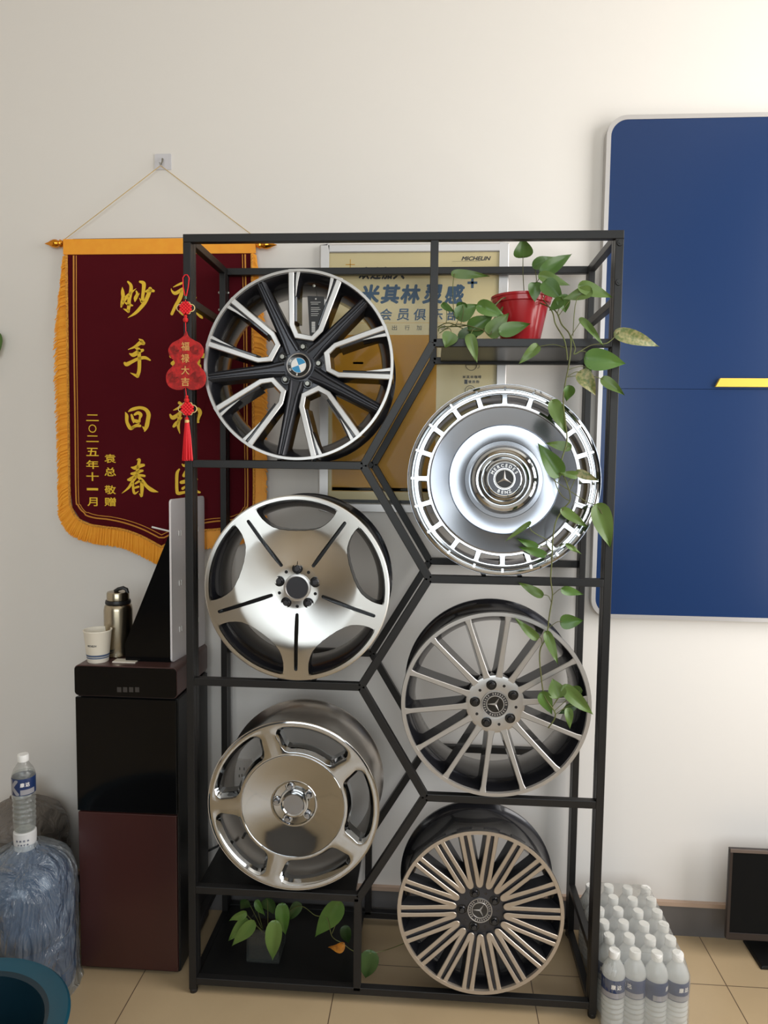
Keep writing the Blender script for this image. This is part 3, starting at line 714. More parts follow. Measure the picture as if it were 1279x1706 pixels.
# rod with two gilded finials
a, b = atY(104, 406, .392), atY(431, 408.5, .392)
bpart('rod', MB().tube([(a.x, .394, a.z), (b.x, .394, b.z)], .006, 12), 'brass')
for sg, p in ((-1, a), (1, b)):
    mb = MB(); pr = [(.0001, -.004), (.008, -.004), (.011, .0), (.013, .005), (.010, .009), (.0105, .013), (.0135, .019), (.0138, .027), (.011, .037), (.006, .046), (.003, .054), (.0001, .062)]
    vs = MB().lathe(pr, 20, 'Z'); vs.v = [(p.x + sg * z, .390 + y, p.z + x) for x, y, z in vs.v]; mb.add(vs.v, vs.f, vs.m)
    bpart('finial', mb, 'brass')
hk = atY(268, 278, .395)
bpart('hanging_cord', MB().tube([(a.x, .388, a.z + .006), (hk.x - .004, .392, hk.z), (hk.x, .392, hk.z + .003), (hk.x + .004, .392, hk.z), (b.x, .388, a.z + .006)], .0013, 6), 'cord')
c0, c1 = atY(121, 398, .39), atY(420, 394, .39)
bpart('thin_wire', MB().tube([(c0.x, .392, c0.z - .006), (c0.x, .392, c0.z), (c1.x, .392, c1.z), (c1.x, .392, c1.z - .012)], .0008, 6), 'grey_print')
# brush characters: strokes of (x, y, width) read in a local grid
def brush(mb, ox, oy, k, strokes, Y):
    for st in strokes:
        P = spline(st, 6) if len(st) > 2 else [tuple(st[0]), tuple(st[1])]
        n = len(P); vs = []
        for i, (x, y, wv) in enumerate(P):
            A, B_ = P[max(i - 1, 0)], P[min(i + 1, n - 1)]; t = Vector((B_[0] - A[0], B_[1] - A[1]))
            t = t.normalized() if t.length > 1e-6 else Vector((1, 0)); nn = Vector((-t.y, t.x)) * (max(wv, 6) * .5)
            for sg in (1, -1):
                q = atY(ox + (x + nn.x * sg) / k, oy + (y + nn.y * sg) / k, Y); vs.append(tuple(q))
        mb.add(vs, [(2 * i, 2 * i + 1, 2 * i + 3, 2 * i + 2) for i in range(n - 1)])
        for (x, y, wv) in (P[0], P[-1]):            # round ends
            if wv < 25: continue
            ring = [tuple(atY(ox + (x + wv * .5 * math.cos(q * PI / 6)) / k, oy + (y + wv * .5 * math.sin(q * PI / 6)) / k, Y + .0001)) for q in range(12)]
            mb.add(ring, [tuple(range(12))])
CHY = BYC - .0006
def gchar(fn):
    q = MB(); fn(q); bpart('gold_character', q, 'gold', smooth=None, merge=False)
gchar(lambda q: brush(q, 190, 460, 16, [[(220, 290, 8), (228, 420, 90), (240, 560, 95), (215, 720, 90), (190, 820, 40)], [(370, 150, 50), (440, 230, 80), (455, 330, 95), (430, 500, 95), (400, 650, 95), (395, 800, 95), (370, 930, 80)], [(380, 940, 80), (300, 895, 50), (240, 868, 8)],
      [(200, 800, 40), (270, 640, 90), (400, 490, 80), (590, 328, 8)], [(310, 715, 50), (400, 760, 80), (490, 785, 40)], [(590, 400, 36), (615, 480, 75), (570, 590, 95), (555, 690, 14)], [(610, 560, 50), (680, 455, 12)],
      [(690, 150, 60), (790, 200, 105), (780, 400, 90), (760, 560, 85), (760, 690, 80)], [(668, 580, 10), (740, 690, 70)], [(960, 340, 105), (930, 450, 105), (830, 680, 105), (700, 850, 95), (560, 990, 75), (365, 1112, 10)], [(855, 410, 60), (950, 380, 100), (1050, 395, 70)]], CHY))
gchar(lambda q: brush(q, 195, 555, 16, [[(700, 270, 100), (620, 260, 110), (480, 360, 70), (290, 440, 14)], [(575, 150, 10), (660, 210, 90), (710, 275, 60)], [(320, 540, 16), (430, 580, 110), (560, 500, 110), (680, 455, 80)], [(490, 380, 60), (570, 440, 90), (590, 500, 90)],
      [(205, 800, 70), (260, 830, 110), (400, 760, 90), (560, 685, 85), (740, 655, 85), (880, 720, 40)], [(575, 430, 90), (590, 600, 95), (595, 800, 95), (585, 1000, 95), (545, 1140, 95)], [(545, 1150, 90), (450, 1105, 55), (350, 1055, 8)]], CHY))
gchar(lambda q: brush(q, 195, 665, 16, [[(215, 340, 10), (255, 440, 90), (262, 600, 85), (320, 730, 95), (375, 780, 90), (480, 710, 70), (600, 640, 22)], [(390, 780, 70), (500, 720, 60), (610, 712, 70)],
      [(295, 335, 20), (400, 275, 85), (600, 228, 80), (760, 275, 95), (838, 400, 112), (820, 560, 108), (785, 730, 108), (735, 850, 40)], [(670, 730, 8), (735, 780, 90)], [(385, 420, 55), (415, 520, 75), (440, 620, 40)], [(470, 410, 60), (560, 365, 90), (630, 420, 95), (605, 510, 60), (600, 600, 50)], [(460, 570, 80), (530, 590, 95), (595, 585, 60)]], CHY))
gchar(lambda q: brush(q, 190, 755, 15.05, [[(565, 170, 16), (630, 160, 70), (620, 250, 75), (590, 400, 85), (565, 580, 80)], [(420, 350, 16), (520, 370, 95), (640, 320, 100), (740, 300, 70)], [(440, 515, 60), (540, 505, 95), (640, 455, 80), (710, 440, 60)], [(355, 665, 60), (410, 655, 95), (520, 590, 80), (640, 555, 65), (760, 570, 60)],
      [(560, 570, 80), (450, 730, 70), (360, 870, 60), (190, 1010, 8)], [(600, 590, 60), (700, 690, 95), (820, 830, 85), (950, 925, 95), (1110, 975, 10)], [(470, 740, 55), (480, 880, 60), (495, 975, 65), (530, 1010, 50), (615, 950, 16)], [(535, 760, 45), (640, 700, 65), (690, 720, 95)], [(695, 720, 90), (700, 900, 88), (690, 1070, 60)], [(630, 1010, 12), (680, 1080, 50)], [(500, 875, 50), (610, 840, 55)]], CHY))
gchar(lambda q: brush(q, 275, 460, 18.27, [[(240, 340, 16), (380, 270, 60), (530, 205, 65), (700, 130, 30)], [(185, 370, 16), (205, 450, 50), (320, 520, 110), (530, 390, 90), (720, 300, 60)], [(540, 420, 110), (440, 700, 120), (320, 900, 100), (205, 1150, 90)], [(450, 1080, 80), (540, 1160, 80)],
      [(700, 720, 60), (820, 670, 80), (930, 655, 60)], [(780, 690, 50), (850, 900, 90), (960, 1090, 95), (1070, 1215, 95), (1130, 1275, 50)], [(1075, 950, 8), (1095, 1200, 90)], [(600, 600, 60), (700, 580, 60)]], CHY))
gchar(lambda q: brush(q, 275, 665, 9.74, [[(230, 60, 50), (280, 95, 40)], [(130, 182, 8), (200, 150, 36), (300, 90, 20)], [(75, 240, 20), (120, 300, 66), (200, 260, 60), (270, 190, 40)], [(240, 230, 60), (222, 350, 52), (215, 450, 45), (240, 560, 10)], [(140, 440, 45), (185, 390, 60), (275, 295, 14)],
      [(460, 185, 40), (530, 160, 55), (568, 215, 62), (548, 290, 46), (530, 350, 40)], [(475, 262, 40), (500, 255, 40)], [(470, 365, 34), (540, 370, 34)], [(400, 120, 45), (405, 300, 45), (400, 520, 30)]], CHY))
gchar(lambda q: brush(q, 275, 665, 9.74, [[(235, 1130, 22), (195, 1200, 50), (188, 1350, 50), (192, 1480, 52), (215, 1528, 56), (330, 1508, 42), (480, 1495, 46), (560, 1512, 34)], [(270, 1050, 12), (310, 1080, 44), (360, 1050, 40), (440, 1046, 40)], [(305, 1240, 56), (325, 1190, 44), (350, 1130, 20)], [(262, 1350, 54), (310, 1340, 60), (420, 1310, 40)], [(285, 1450, 46), (335, 1415, 30)],
      [(485, 1180, 10), (486, 1205, 14)], [(490, 1270, 24), (510, 1300, 40)], [(490, 1415, 30), (508, 1440, 34)]], CHY))
def tpx(mb, s, px, py, hpx=None, wpx=None, Y=CHY, **k):
    c = atY(px, py, Y); s1 = (Y - CAM.y) / FPX
    text(mb, s, c.x, c.z, Y, h=hpx * s1 if hpx else None, wd=wpx * s1 if wpx else None, **k)
gchar(lambda q: tpx(q, '盘', 312, 600, 60, 62, bold=.03))
for ch, py, hh_, ww in (('二', 696, 11, 22), ('〇', 714, 14, 14), ('二', 731, 11, 22), ('五', 753, 14, 22), ('年', 774, 15, 22), ('十', 794, 15, 22), ('一', 815, 3, 20), ('月', 836, 15, 18)):
    gchar(lambda q: tpx(q, ch, 154, py, hh_, ww, bold=.015))
for ch, py in (('袁', 764), ('总', 786), ('敬', 816), ('赠', 836)): gchar(lambda q: tpx(q, ch, 183.5, py, 15, 20, bold=.015))
# adhesive hook
h0 = atY(256, 255, .40); h1 = atY(284, 281, .40)
hook = empty('adhesive_hook', ((h0.x + h1.x) / 2, WALLY, (h0.z + h1.z) / 2), 'small clear square adhesive hook on the wall holding the banner cord', 'hook')
hw, hh_ = (h1.x - h0.x) / 2, (h0.z - h1.z) / 2
MB().prism(rrect(-hw, hw, -hh_, hh_, .004), -.003, -.0002).build('plate', mat('clear_plate', (206, 204, 208), .15), hook, smooth=None)
MB().tube([(0, -.003, .008), (.002, -.012, .006), (.003, -.016, -.004), (0, -.019, -.014), (-.002, -.022, -.016), (-.003, -.024, -.010)], .0025, 8).build('prong', 'steel', hook)

# ------------------------------------------------------------------ gourd ornament on the left front post
GY = -.006
gl = atY(309, 460, GY)
orn = empty('gourd_ornament', atY(310, 768, GY), 'red felt gourd charm with tassel hanging on the front left rack post', 'ornament')
GO = orn.location.copy()
def g3(px, py, y=GY): p = atY(px, py, y); return p
def gpart(name, mb, mt, **k): mb.move(tuple(-GO)); return mb.build(name, mt, orn, **k)
gpart('loop', MB().tube([g3(309, 497), g3(305, 478), g3(304.5, 463), g3(308, 458), g3(312, 458), g3(315, 463), g3(313.5, 478), g3(309.5, 497)], .0016, 8).tube([g3(309, 497), g3(309, 508)], .0012), 'redthread')
gpart('bead', MB().lathe([(.0001, -.006), (.004, -.004), (.004, .004), (.0001, .006)], 10, 'Z', tuple(g3(309, 496))), mat('green_bead', (20, 70, 30), .2))
def knot(px, py, s):
    mb = MB(); c = g3(px, py); k = 2.0 / FPX * s
    for i in range(-2, 3):
        for j in range(-2, 3):
            if abs(i) + abs(j) > 3: continue
            p = c + Vector(((i - j) * 2.6 * k, -.0005, (i + j) * 2.6 * k)); mb.lathe([(.0001, -2.6 * k), (2.2 * k, -1.4 * k), (2.6 * k, 0), (2.2 * k, 1.4 * k), (.0001, 2.6 * k)], 8, 'Y', tuple(p))
    gpart('knot', mb, 'redthread')
    mb = MB()
    for sg in (-1, 1):
        mb.tube([c + Vector((sg * (9 + 5.5 * math.cos(q)) * k, .001, 5.5 * math.sin(q) * k)) for q in [2 * PI * t / 16 for t in range(16)]], .0014, 6, closed=True)
        for uz in (-1, 1): mb.tube([c + Vector((sg * (5 + 2.2 * math.cos(q)) * k, .001, uz * (7 + 2.2 * math.sin(q)) * k)) for q in [2 * PI * t / 10 for t in range(10)]], .0012, 6, closed=True)
    gpart('knot_loops', mb, mat('cream_cord', (226, 202, 140), .5))
knot(309, 513, 1.05); knot(312, 681, 1.1)
for px, py, r in ((309, 527, 3), (309, 533, 4.6), (311, 661, 3), (311, 667, 4.6), (311, 698, 3.6)):
    rr = r * 2 / FPX; gpart('bead', MB().lathe([(.0001, -rr), (rr * .7, -rr * .7), (rr, 0), (rr * .7, rr * .7), (.0001, rr)], 14, 'Z', tuple(g3(px, py))), 'red')
for q in (((309, 536), (309.5, 554)), ((309, 646), (310.5, 660)), ((311, 672), (311.5, 703))): gpart('neck_cord', MB().tube([g3(*q[0]), g3(*q[1])], .0013), 'redthread')
Lh = [(309, 552), (306, 560), (298, 566), (287, 572), (281, 582), (283, 593), (290, 601), (291.5, 606), (287, 611), (279, 620), (277, 632), (281, 643), (291, 649), (302, 649.5), (309, 646)]
Rh = [(617 - (x - 2 * (309 - x) * 0), y) for x, y in Lh[::-1]]
gp = spline([(x, y) for x, y in Lh], 4) + spline([(620 - x, y) for x, y in Lh[::-1]], 4)
gp = [(g3(x, y).x, g3(x, y).z) for x, y in gp]
gd = gpart('gourd_plaque', MB().prism(gp, GY - .004, GY + .003), 'redfelt', smooth=None, bevel=.001)
mb = MB()
def g2(x, y): p = g3(x, y); return (p.x, GY - .0046, p.z)
for cx, cy, n, r in ((293, 583, 5, 7), (325, 583, 5, 7), (290, 628, 6, 9), (328, 628, 6, 9)):
    for i in range(n):
        rr = r * (i + 1) / n; mb.tube([g2(cx + rr * math.cos(q) * (1 + .15 * math.sin(3 * q + i)), cy + rr * math.sin(q)) for q in [2 * PI * t / 18 for t in range(14)]], .0004, 4)
mb.move(tuple(-GO)); mb.build('stitching', mat('maroon_stitch', (112, 40, 34), .8), gd)
mb = MB()
for ch, py in (('福', 577), ('禄', 597), ('大', 617), ('吉', 636)): tpx(mb, ch, 308.5, py, 14.5, 14, GY - .0048, bold=.015)
mb.move(tuple(-GO)); mb.build('characters', mat('gold_thread', (214, 160, 90), .6), gd, smooth=None, merge=False)
mb = MB(); rnd = random.Random(5)
for i in range(70):
    a = rnd.uniform(0, 2 * PI); q = rnd.random() ** .5; x0 = 311.5 + 3 * q * math.cos(a); x1 = 311.2 + 9 * q * math.cos(a) + (1 if i % 2 else 0); dy = .010 * q * math.sin(a)
    mb.tube([g3(x0, 703, GY + dy * .4), g3((x0 * .5 + x1 * .5), 730, GY + dy * .8 - .002), g3(x1, 768 - rnd.random() * 3, GY + dy - .002)], [.0012, .0012, .0009], 5)
o = gpart('tassel', mb, 'redthread', merge=False)
gpart('tassel_band', MB().lathe([(.0001, .004), (.006, .004), (.0065, 0), (.006, -.004), (.0001, -.004)], 14, 'Z', tuple(g3(311.5, 702))), mat('gold_band', (220, 180, 110), .4))

# ------------------------------------------------------------------ framed poster on the wall
PY = .392
p0, p1 = atY(530, 851, PY), atY(849, 404, PY)
pos = empty('framed_poster', ((p0.x + p1.x) / 2, WALLY, p0.z), 'cream and amber framed wall poster with blue Chinese lettering behind the rack', 'poster')
PO = pos.location.copy()
def ppart(name, mb, mt, par=None, **k): mb.move(tuple(-PO)); return mb.build(name, mt, par or pos, smooth=None, **k)
x0, x1, z0, z1 = p0.x, p1.x, p0.z, p1.z; fw_ = .028
mb = MB()
for q in ((x0, x0 + fw_, z0, z1), (x1 - fw_, x1, z0, z1), (x0 + fw_, x1 - fw_, z0, z0 + fw_), (x0 + fw_, x1 - fw_, z1 - fw_, z1)): mb.box(q[0], q[1], PY, WALLY - .001, q[2], q[3])
ppart('frame', mb, 'alu', bevel=.004)
sheet = ppart('sheet', MB().box(x0 + fw_, x1 - fw_, PY + .006, PY + .008, z0 + fw_, z1 - fw_), 'paper')
SY = PY + .0056
mb = MB()
def slab(a, b, c, d, mi=0, y=SY):                  # px box
    A, B_ = atY(a, d, y), atY(c, b, y); mb.add([(A.x, y, A.z), (B_.x, y, A.z), (B_.x, y, B_.z), (A.x, y, B_.z)], [(0, 1, 2, 3)], mi)
slab(553, 558, 728, 817, 0)
ppart('amber_field', mb, 'amber', sheet)
mb = MB(); SY -= .0003
for a in ((553, 815.5, 832, 818, 0), (552, 558, 554.5, 818, 0), (555, 836, 832, 837.2, 1), (546, 537.5, 831, 538.3, 0), (575.5, 440, 591, 441.6, 0), (582.6, 432, 584.2, 449, 0), (745, 683, 751, 684, 0), (750, 678, 751, 684, 0)): slab(*a)
ppart('ruled_lines', mb, ['ink_orange', 'ink_dark'], sheet)
mb = MB()
for ch, px in zip('米其林灵感', (615.5, 650, 683.5, 720, 757)): tpx(mb, ch, px, 490, 31, 33, SY, bold=.042, shear=.15)
slab(778.5, 469, 795, 473); slab(784.5, 462, 789, 480)
for ch, px in zip('会员俱乐部', (643, 671, 699, 727, 755)): tpx(mb, ch, px, 524, 19, 20, SY, bold=.02, shear=.1)
ppart('blue_lettering', mb, 'ink_blue', sheet, merge=False)
mb = MB()
for ch, px in zip('欢迎加入', (607, 626, 645, 664)): tpx(mb, ch, px, 455, 20, 19, SY, bold=.04, shear=.15)
for ch, px in zip('为出行加灵感', (636, 657, 678, 698, 718, 738)): tpx(mb, ch, px, 546, 8, 8, SY, bold=.005)
tpx(mb, 'MICHELIN', 793, 430.5, 6.5, 50, SY, bold=.035, shear=.3)
slab(753, 435.2, 800, 435.8)
for i, t_ in enumerate('米其林咖啡'): tpx(mb, t_, 773 + i * 6.5, 628, 5, 5, SY, bold=.02)
for i, t_ in enumerate('一键换购'): tpx(mb, t_, 776 + i * 6.5, 636, 5, 5, SY, bold=.02)
def ringpx(cx, cy, r, a0=0, a1=360, rad=.0008, sx=1.):
    n = 20; mb.tube([atY(cx + r * sx * math.cos(math.radians(a0 + (a1 - a0) * k / n)), cy + r * math.sin(math.radians(a0 + (a1 - a0) * k / n)), SY - .0004) for k in range(n + 1)], rad, 5)
ringpx(785, 608, 9, 0, 180); mb.tube([atY(776, 608, SY - .0004), atY(794, 608, SY - .0004)], .0008, 5); ringpx(795, 610, 3.5, -90, 90, .0006)
ringpx(783, 651, 8.5); ringpx(783, 651, 4.5)
slab(588, 603, 605, 606.5); 
ppart('dark_print', mb, 'ink_dark', sheet, merge=False)
ppart('glass_cover', MB().box(x0 + fw_ - .002, x1 - fw_ + .002, PY + .003, PY + .0036, z0 + fw_ - .002, z1 - fw_ + .002), clear('poster_glazing', (250, 250, 248), 1.0, .05, fres=1.12))

# ------------------------------------------------------------------ blue wall board
brd = empty('wall_board', (1.95, WALLY, 1.09), 'large blue wall board with rounded silver frame and yellow bar right of the rack', 'wall board')
def brpart(name, mb, mt, **k): mb.move((-1.95, -WALLY, -1.09)); return mb.build(name, mt, brd, **k)
X0, X1, Z0, Z1 = 1.2275, 2.66, 1.093, 2.684
outer = rrect(X0, X1, Z0, Z1, .062, 10); inner = rrect(X0 + .0135, X1 - .0135, Z0 + .0135, Z1 - .0135, .05, 10); n = len(outer)
vs = [(x, .372, z) for x, z in outer] + [(x, .372, z) for x, z in inner] + [(x, WALLY - .0005, z) for x, z in outer] + [(x, .378, z) for x, z in inner]
fs = []
for i in range(n):
    j = (i + 1) % n; fs += [(i, j, j + n, i + n), (i, i + 2 * n, j + 2 * n, j), (i + n, j + n, j + 3 * n, i + 3 * n)]
brpart('frame', MB().add(vs, fs), 'alu', smooth=30)
ZM = 1.8385
ins = rrect(X0 + .013, X1 - .013, Z0 + .013, Z1 - .013, .05, 10)
brpart('panel', MB().prism([(x, max(z, ZM + .0006)) for x, z in ins[:22]] + [(X0 + .013, ZM + .0006), (X1 - .013, ZM + .0006)], .374, .40), 'blue', smooth=None)
brpart('panel', MB().prism([(X1 - .013, ZM - .0006), (X0 + .013, ZM - .0006)] + ins[22:], .374, .40), 'blue', smooth=None)
brpart('yellow_bar', MB().prism([(1.590, 1.8455), (1.598, 1.8455), (2.3, 1.8455), (2.3, 1.872), (1.603, 1.872)], .362, .3745), 'yellow', smooth=None)

# ------------------------------------------------------------------ wall socket
s0, s1 = atY(386, 1264, .405), atY(421, 1307, .405)
so = empty('wall_socket', ((s0.x + s1.x) / 2, WALLY, (s0.z + s1.z) / 2), 'white wall socket seen through the window of the polished wheel', 'socket')
hw, hz = (s1.x - s0.x) / 2, (s0.z - s1.z) / 2
MB().prism(rrect(-hw, hw, -hz, hz, .005), -.009, -.0003).build('plate', mat('socket_plastic', (216, 210, 204), .35), so, smooth=None)
mb = MB()
for x, z, a in ((-.008, .012, 0), (.008, .012, 0), (0, -.012, 0), (-.010, -.014, .4), (.010, -.014, -.4)): mb.box(x - .0012, x + .0012, -.0098, -.0088, z - .005, z + .005)
mb.build('slots', 'black_ring', so, smooth=None)
tag(MB().tube([(.012, .404, .35), (.02, .395, .30), (-.03, .39, .24), (-.10, .392, .20), (-.16, .39, .13)], .004, 8).build('power_cord', 'grey_print'), 'thin grey power cord running down the wall behind the rack', 'cord')

# ------------------------------------------------------------------ water dispenser and what stands on it
DX0, DX1, DY0, DY1, DZ = -.371, -.052, .065, .355, .972
dis = empty('water_dispenser', (-.2115, .21, 0), 'tall black and brown floor-standing water dispenser left of the rack', 'water dispenser')
def dp(name, mb, mt, **k): mb.move((.2115, -.21, 0)); k.setdefault('smooth', None); return mb.build(name, mt, dis, **k)
dp('body', MB().box(DX0 + .004, DX1 - .002, DY0 + .012, DY1, .006, .875), 'black_panel', bevel=.004)
dp('base', MB().box(DX0 + .012, DX1 - .012, DY0 + .02, DY1 - .01, 0, .008), 'flask_black')
hd = dp('head', MB().prism(rrect(DX0, DX1, .878, DZ, .014), DY0 + .004, DY1), 'brown_trim')
dp('control_panel', MB().prism(rrect(DX0 + .002, DX1 - .002, .880, DZ - .003, .012), DY0, DY0 + .005), 'gloss_black')
mb = MB()
for i in range(4):
    a = atY(195 + 10 * i, 1153, DY0); b = atY(202 + 10 * i, 1145, DY0); mb.box(a.x, b.x, DY0 - .0006, DY0, a.z, b.z)
tpx(mb, 'WATER DISPENSER', 209, 1125, 2.6, 34, DY0 - .0006) if False else None
dp('buttons', mb, mat('dim_icons', (58, 54, 52), .4))
dp('upper_door', MB().box(DX0 + .002, DX1 - .004, DY0 + .002, DY0 + .014, .517, .873), 'gloss_black', bevel=.002)
dp('lower_door', MB().box(DX0 + .004, DX1 - .006, DY0 + .002, DY0 + .014, .014, .513), 'brown', bevel=.002)
dp('side_panel', MB().box(DX1 - .003, DX1, DY0 + .014, DY1, .01, .872), 'black', bevel=.001)
mb = MB()
for i in range(5): mb.box(DX1, DX1 + .001, .17 + .012 * i, .175 + .012 * i, .905, .935)
dp('vent', mb, 'grey_print')
# pegboard stand
pa = atZ(287, 1104, DZ); ang = math.atan2(.21, .025)
peg = empty('pegboard_stand', (pa.x, pa.y, DZ), 'white upright pegboard stand with black wedge side on top of the dispenser', 'display stand')
HT = .503; dirv = Vector((math.cos(ang), math.sin(ang)))
LN = .235
vs = rrect(0, LN, 0, HT, .012, 5)
nrm = Vector((dirv.y, -dirv.x))
def pegpt(u, z, o): return (u * dirv.x + nrm.x * o, u * dirv.y + nrm.y * o, z)
n = len(vs); mb = MB().add([pegpt(u, z, 0) for u, z in vs] + [pegpt(u, z, -.006) for u, z in vs], [tuple(range(n)), tuple(range(n, 2 * n))[::-1]] + [(i, i + n, (i + 1) % n + n, (i + 1) % n) for i in range(n)])
mb.build('board', 'pegboard', peg, smooth=None)
MB().prism([(-.147, .001), (-.006, .001), (-.006, .398), (-.150, .052)], 0, .19).build('wedge', 'gloss_black', peg, smooth=None)
for z in (.388, .232, .086):
    for u in (.045, .058, .155, .168, .18):
        MB().box(-.0015, .0015, -.0015, .0015, 0, .016).add([], []).build('clip', 'white', peg, loc=pegpt(u, z, .0035), smooth=None, rot=(0, 0, ang))
for z, u, l in ((.402, .02, .064), (.408, .11, .045)):
    a = pegpt(u, z, -.006); MB().tube([a, (a[0] - l, a[1], a[2] + .014)], .0028, 8).build('hook_rod', 'white', peg)
# steel flask
tc_ = atZ(198, 1091, DZ)
fl = empty('steel_flask', (tc_.x, tc_.y + .0, DZ), 'brushed steel vacuum flask with black collar on the dispenser', 'flask')
MB().lathe([(.0001, 0), (.040, 0), (.0435, .004), (.0435, .148), (.041, .160), (.035, .167), (.033, .168)], 40, 'Z').build('body', 'thermos', fl)
MB().lathe([(.033, .166), (.0385, .167), (.039, .172), (.0375, .178), (.033, .178)], 40, 'Z').build('collar', 'flask_black', fl)
MB().lathe([(.030, .176), (.034, .179), (.034, .200), (.032, .204), (.0001, .205)], 40, 'Z').build('lid', 'thermos', fl)
MB().tube([(-.008, -.004, .205), (.004, -.004, .213), (.018, -.002, .217), (.028, 0, .212), (.031, 0, .200)], .006, 8).build('carry_handle', 'flask_black', fl)
# paper cup
cc = atZ(163.5, 1101, DZ)
cup = empty('paper_cup', (cc.x, cc.y, DZ), 'white paper cup with blue band at the front of the dispenser top', 'cup')
MB().lathe([(.0001, .004), (.0285, .004), (.0300, .0), (.0312, .002), (.0408, .094), (.0425, .096), (.0425, .099), (.0400, .099), (.0300, .008), (.0001, .008)], 40, 'Z').build('body', 'cup', cup)
mb = MB().lathe([(.0327, .0135), (.0331, .0175)], 40, 'Z').lathe([(.0334, .0195), (.0341, .0255)], 40, 'Z')
mb.f = [f for f in mb.f if len(f) == 4]; mb.m = [0] * len(mb.f); mb.build('band', 'cup_blue', cup)
mb = MB()
def oncyl(x, z, r=lambda z: .0312 + z * .1025): a = x / .037; return ((r(z) + .0004) * math.sin(a), -(r(z) + .0004) * math.cos(a), z)
text(mb, 'MICHELIN', -.002, .055, 0, h=.006, wd=.031, bold=.03, shear=.25, fn=oncyl); mb.build('print', 'grey_print', cup, smooth=None, merge=False)
# cream slip of paper under the wedge
sl = atZ(205, 1100, DZ)
tag(MB().box(-.022, .05, -.028, .008, 0, .003).build('paper_slip', 'cup_in', loc=(sl.x, sl.y - .0, DZ), smooth=None), 'small cream slip of paper beside the wedge on the dispenser', 'paper')

# ------------------------------------------------------------------ wrapped water barrels and the bottle on top
def barrel(x, y, label, film_):
    e = empty('water_barrel', (x, y, 0), label, 'water barrel')
    MB().lathe([(.0001, .004), (.120, .004), (.132, .018), (.134, .06), (.130, .07), (.134, .08), (.134, .17), (.130, .18), (.134, .19), (.134, .29), (.130, .30), (.132, .31), (.128, .345), (.110, .385), (.075, .415), (.040, .432), (.030, .438), (.030, .445)], 56, 'Z').build('body', 'barrel', e)
    return e
bc = atZ(42, 1402, .455); BXc, BYc = bc.x, bc.y
b1 = barrel(BXc, BYc, 'blue water barrel wrapped in clear film left of the dispenser', 'film')
sealo = MB().lathe([(.030, .436), (.0305, .44), (.032, .478), (.0315, .490), (.028, .493), (.0001, .493)], 36, 'Z').build('neck_seal', 'seal', b1)
mb = MB()
for i, ch in enumerate('优质饮水'): text(mb, ch, (i - .6) * .0105, .472, 0, h=.0062, wd=.0062, bold=.02, fn=lambda x, z: (.0326 * math.sin(x / .032), -.0326 * math.cos(x / .032), z))
for i, ch in enumerate('天然矿泉'): text(mb, ch, (i - .2) * .0085, .460, 0, h=.005, wd=.005, bold=.02, fn=lambda x, z: (.0324 * math.sin(x / .032), -.0324 * math.cos(x / .032), z))
mb.build('print', 'label_blue', sealo, smooth=None, merge=False)
def wrap(name, par, seed, film_, top):
    rnd = random.Random(seed); ph = [rnd.uniform(0, 6.28) for _ in range(9)]
    def wob(q, h): return 1 + .014 * math.sin(3 * q + ph[0] + h * 6) + .010 * math.sin(7 * q + ph[1] - h * 22) + .009 * math.sin(13 * q + ph[2] + h * 45) + .007 * math.sin(23 * q + ph[3] - h * 60) + .007 * math.sin(h * 70 + ph[4] + 2 * q)
    prof = [(.150, .001), (.143, .012)] + [(.1435, .012 + .012 * k) for k in range(1, 28)] + [(.140, .358), (.134, .375), (.124, .395), (.108, .410), (.090, .423), (.070, .434), (.050, .443), (.038, .452), (.036, top)]
    mb = MB().lathe(prof, 110, 'Z', wob=wob); mb.f = [f for f in mb.f if len(f) == 4]; mb.m = [0] * len(mb.f)
    mb.build(name, film_, par, smooth=60)
wrap('plastic_wrap', b1, 2, 'film', .458)
b2 = barrel(atY(38, 1400, .255).x, .255, 'second water barrel under dusty film behind the front one, against the wall', 'film_grey')
MB().lathe([(.030, .436), (.031, .478), (.028, .490), (.0001, .490)], 30, 'Z').build('neck_seal', 'seal', b2)
wrap('plastic_wrap', b2, 8, 'film_grey', .462)
def ribbed(z): return .0305 + (.0016 * math.sin((z - .03) / .105 * 2 * PI * 7) if .03 < z < .13 else 0)
def bottle_parts(e, detailed=True):
    prof = [(.0001, .003), (.026, .001), (.0305, .008)] + [(ribbed(.012 + k * .0035), .012 + k * .0035) for k in range(42)] + [(.0322, .162), (.0318, .172), (.027, .186), (.018, .200), (.0135, .208), (.0135, .214)]
    MB().lathe(prof, 36 if detailed else 20, 'Z').build('body', 'bottle_clear' if detailed else 'bottle', e)
    MB().lathe([(.0155, .210), (.0158, .213), (.0158, .227), (.0145, .230), (.0001, .230)], 24 if detailed else 16, 'Z').build('cap', 'cap', e)
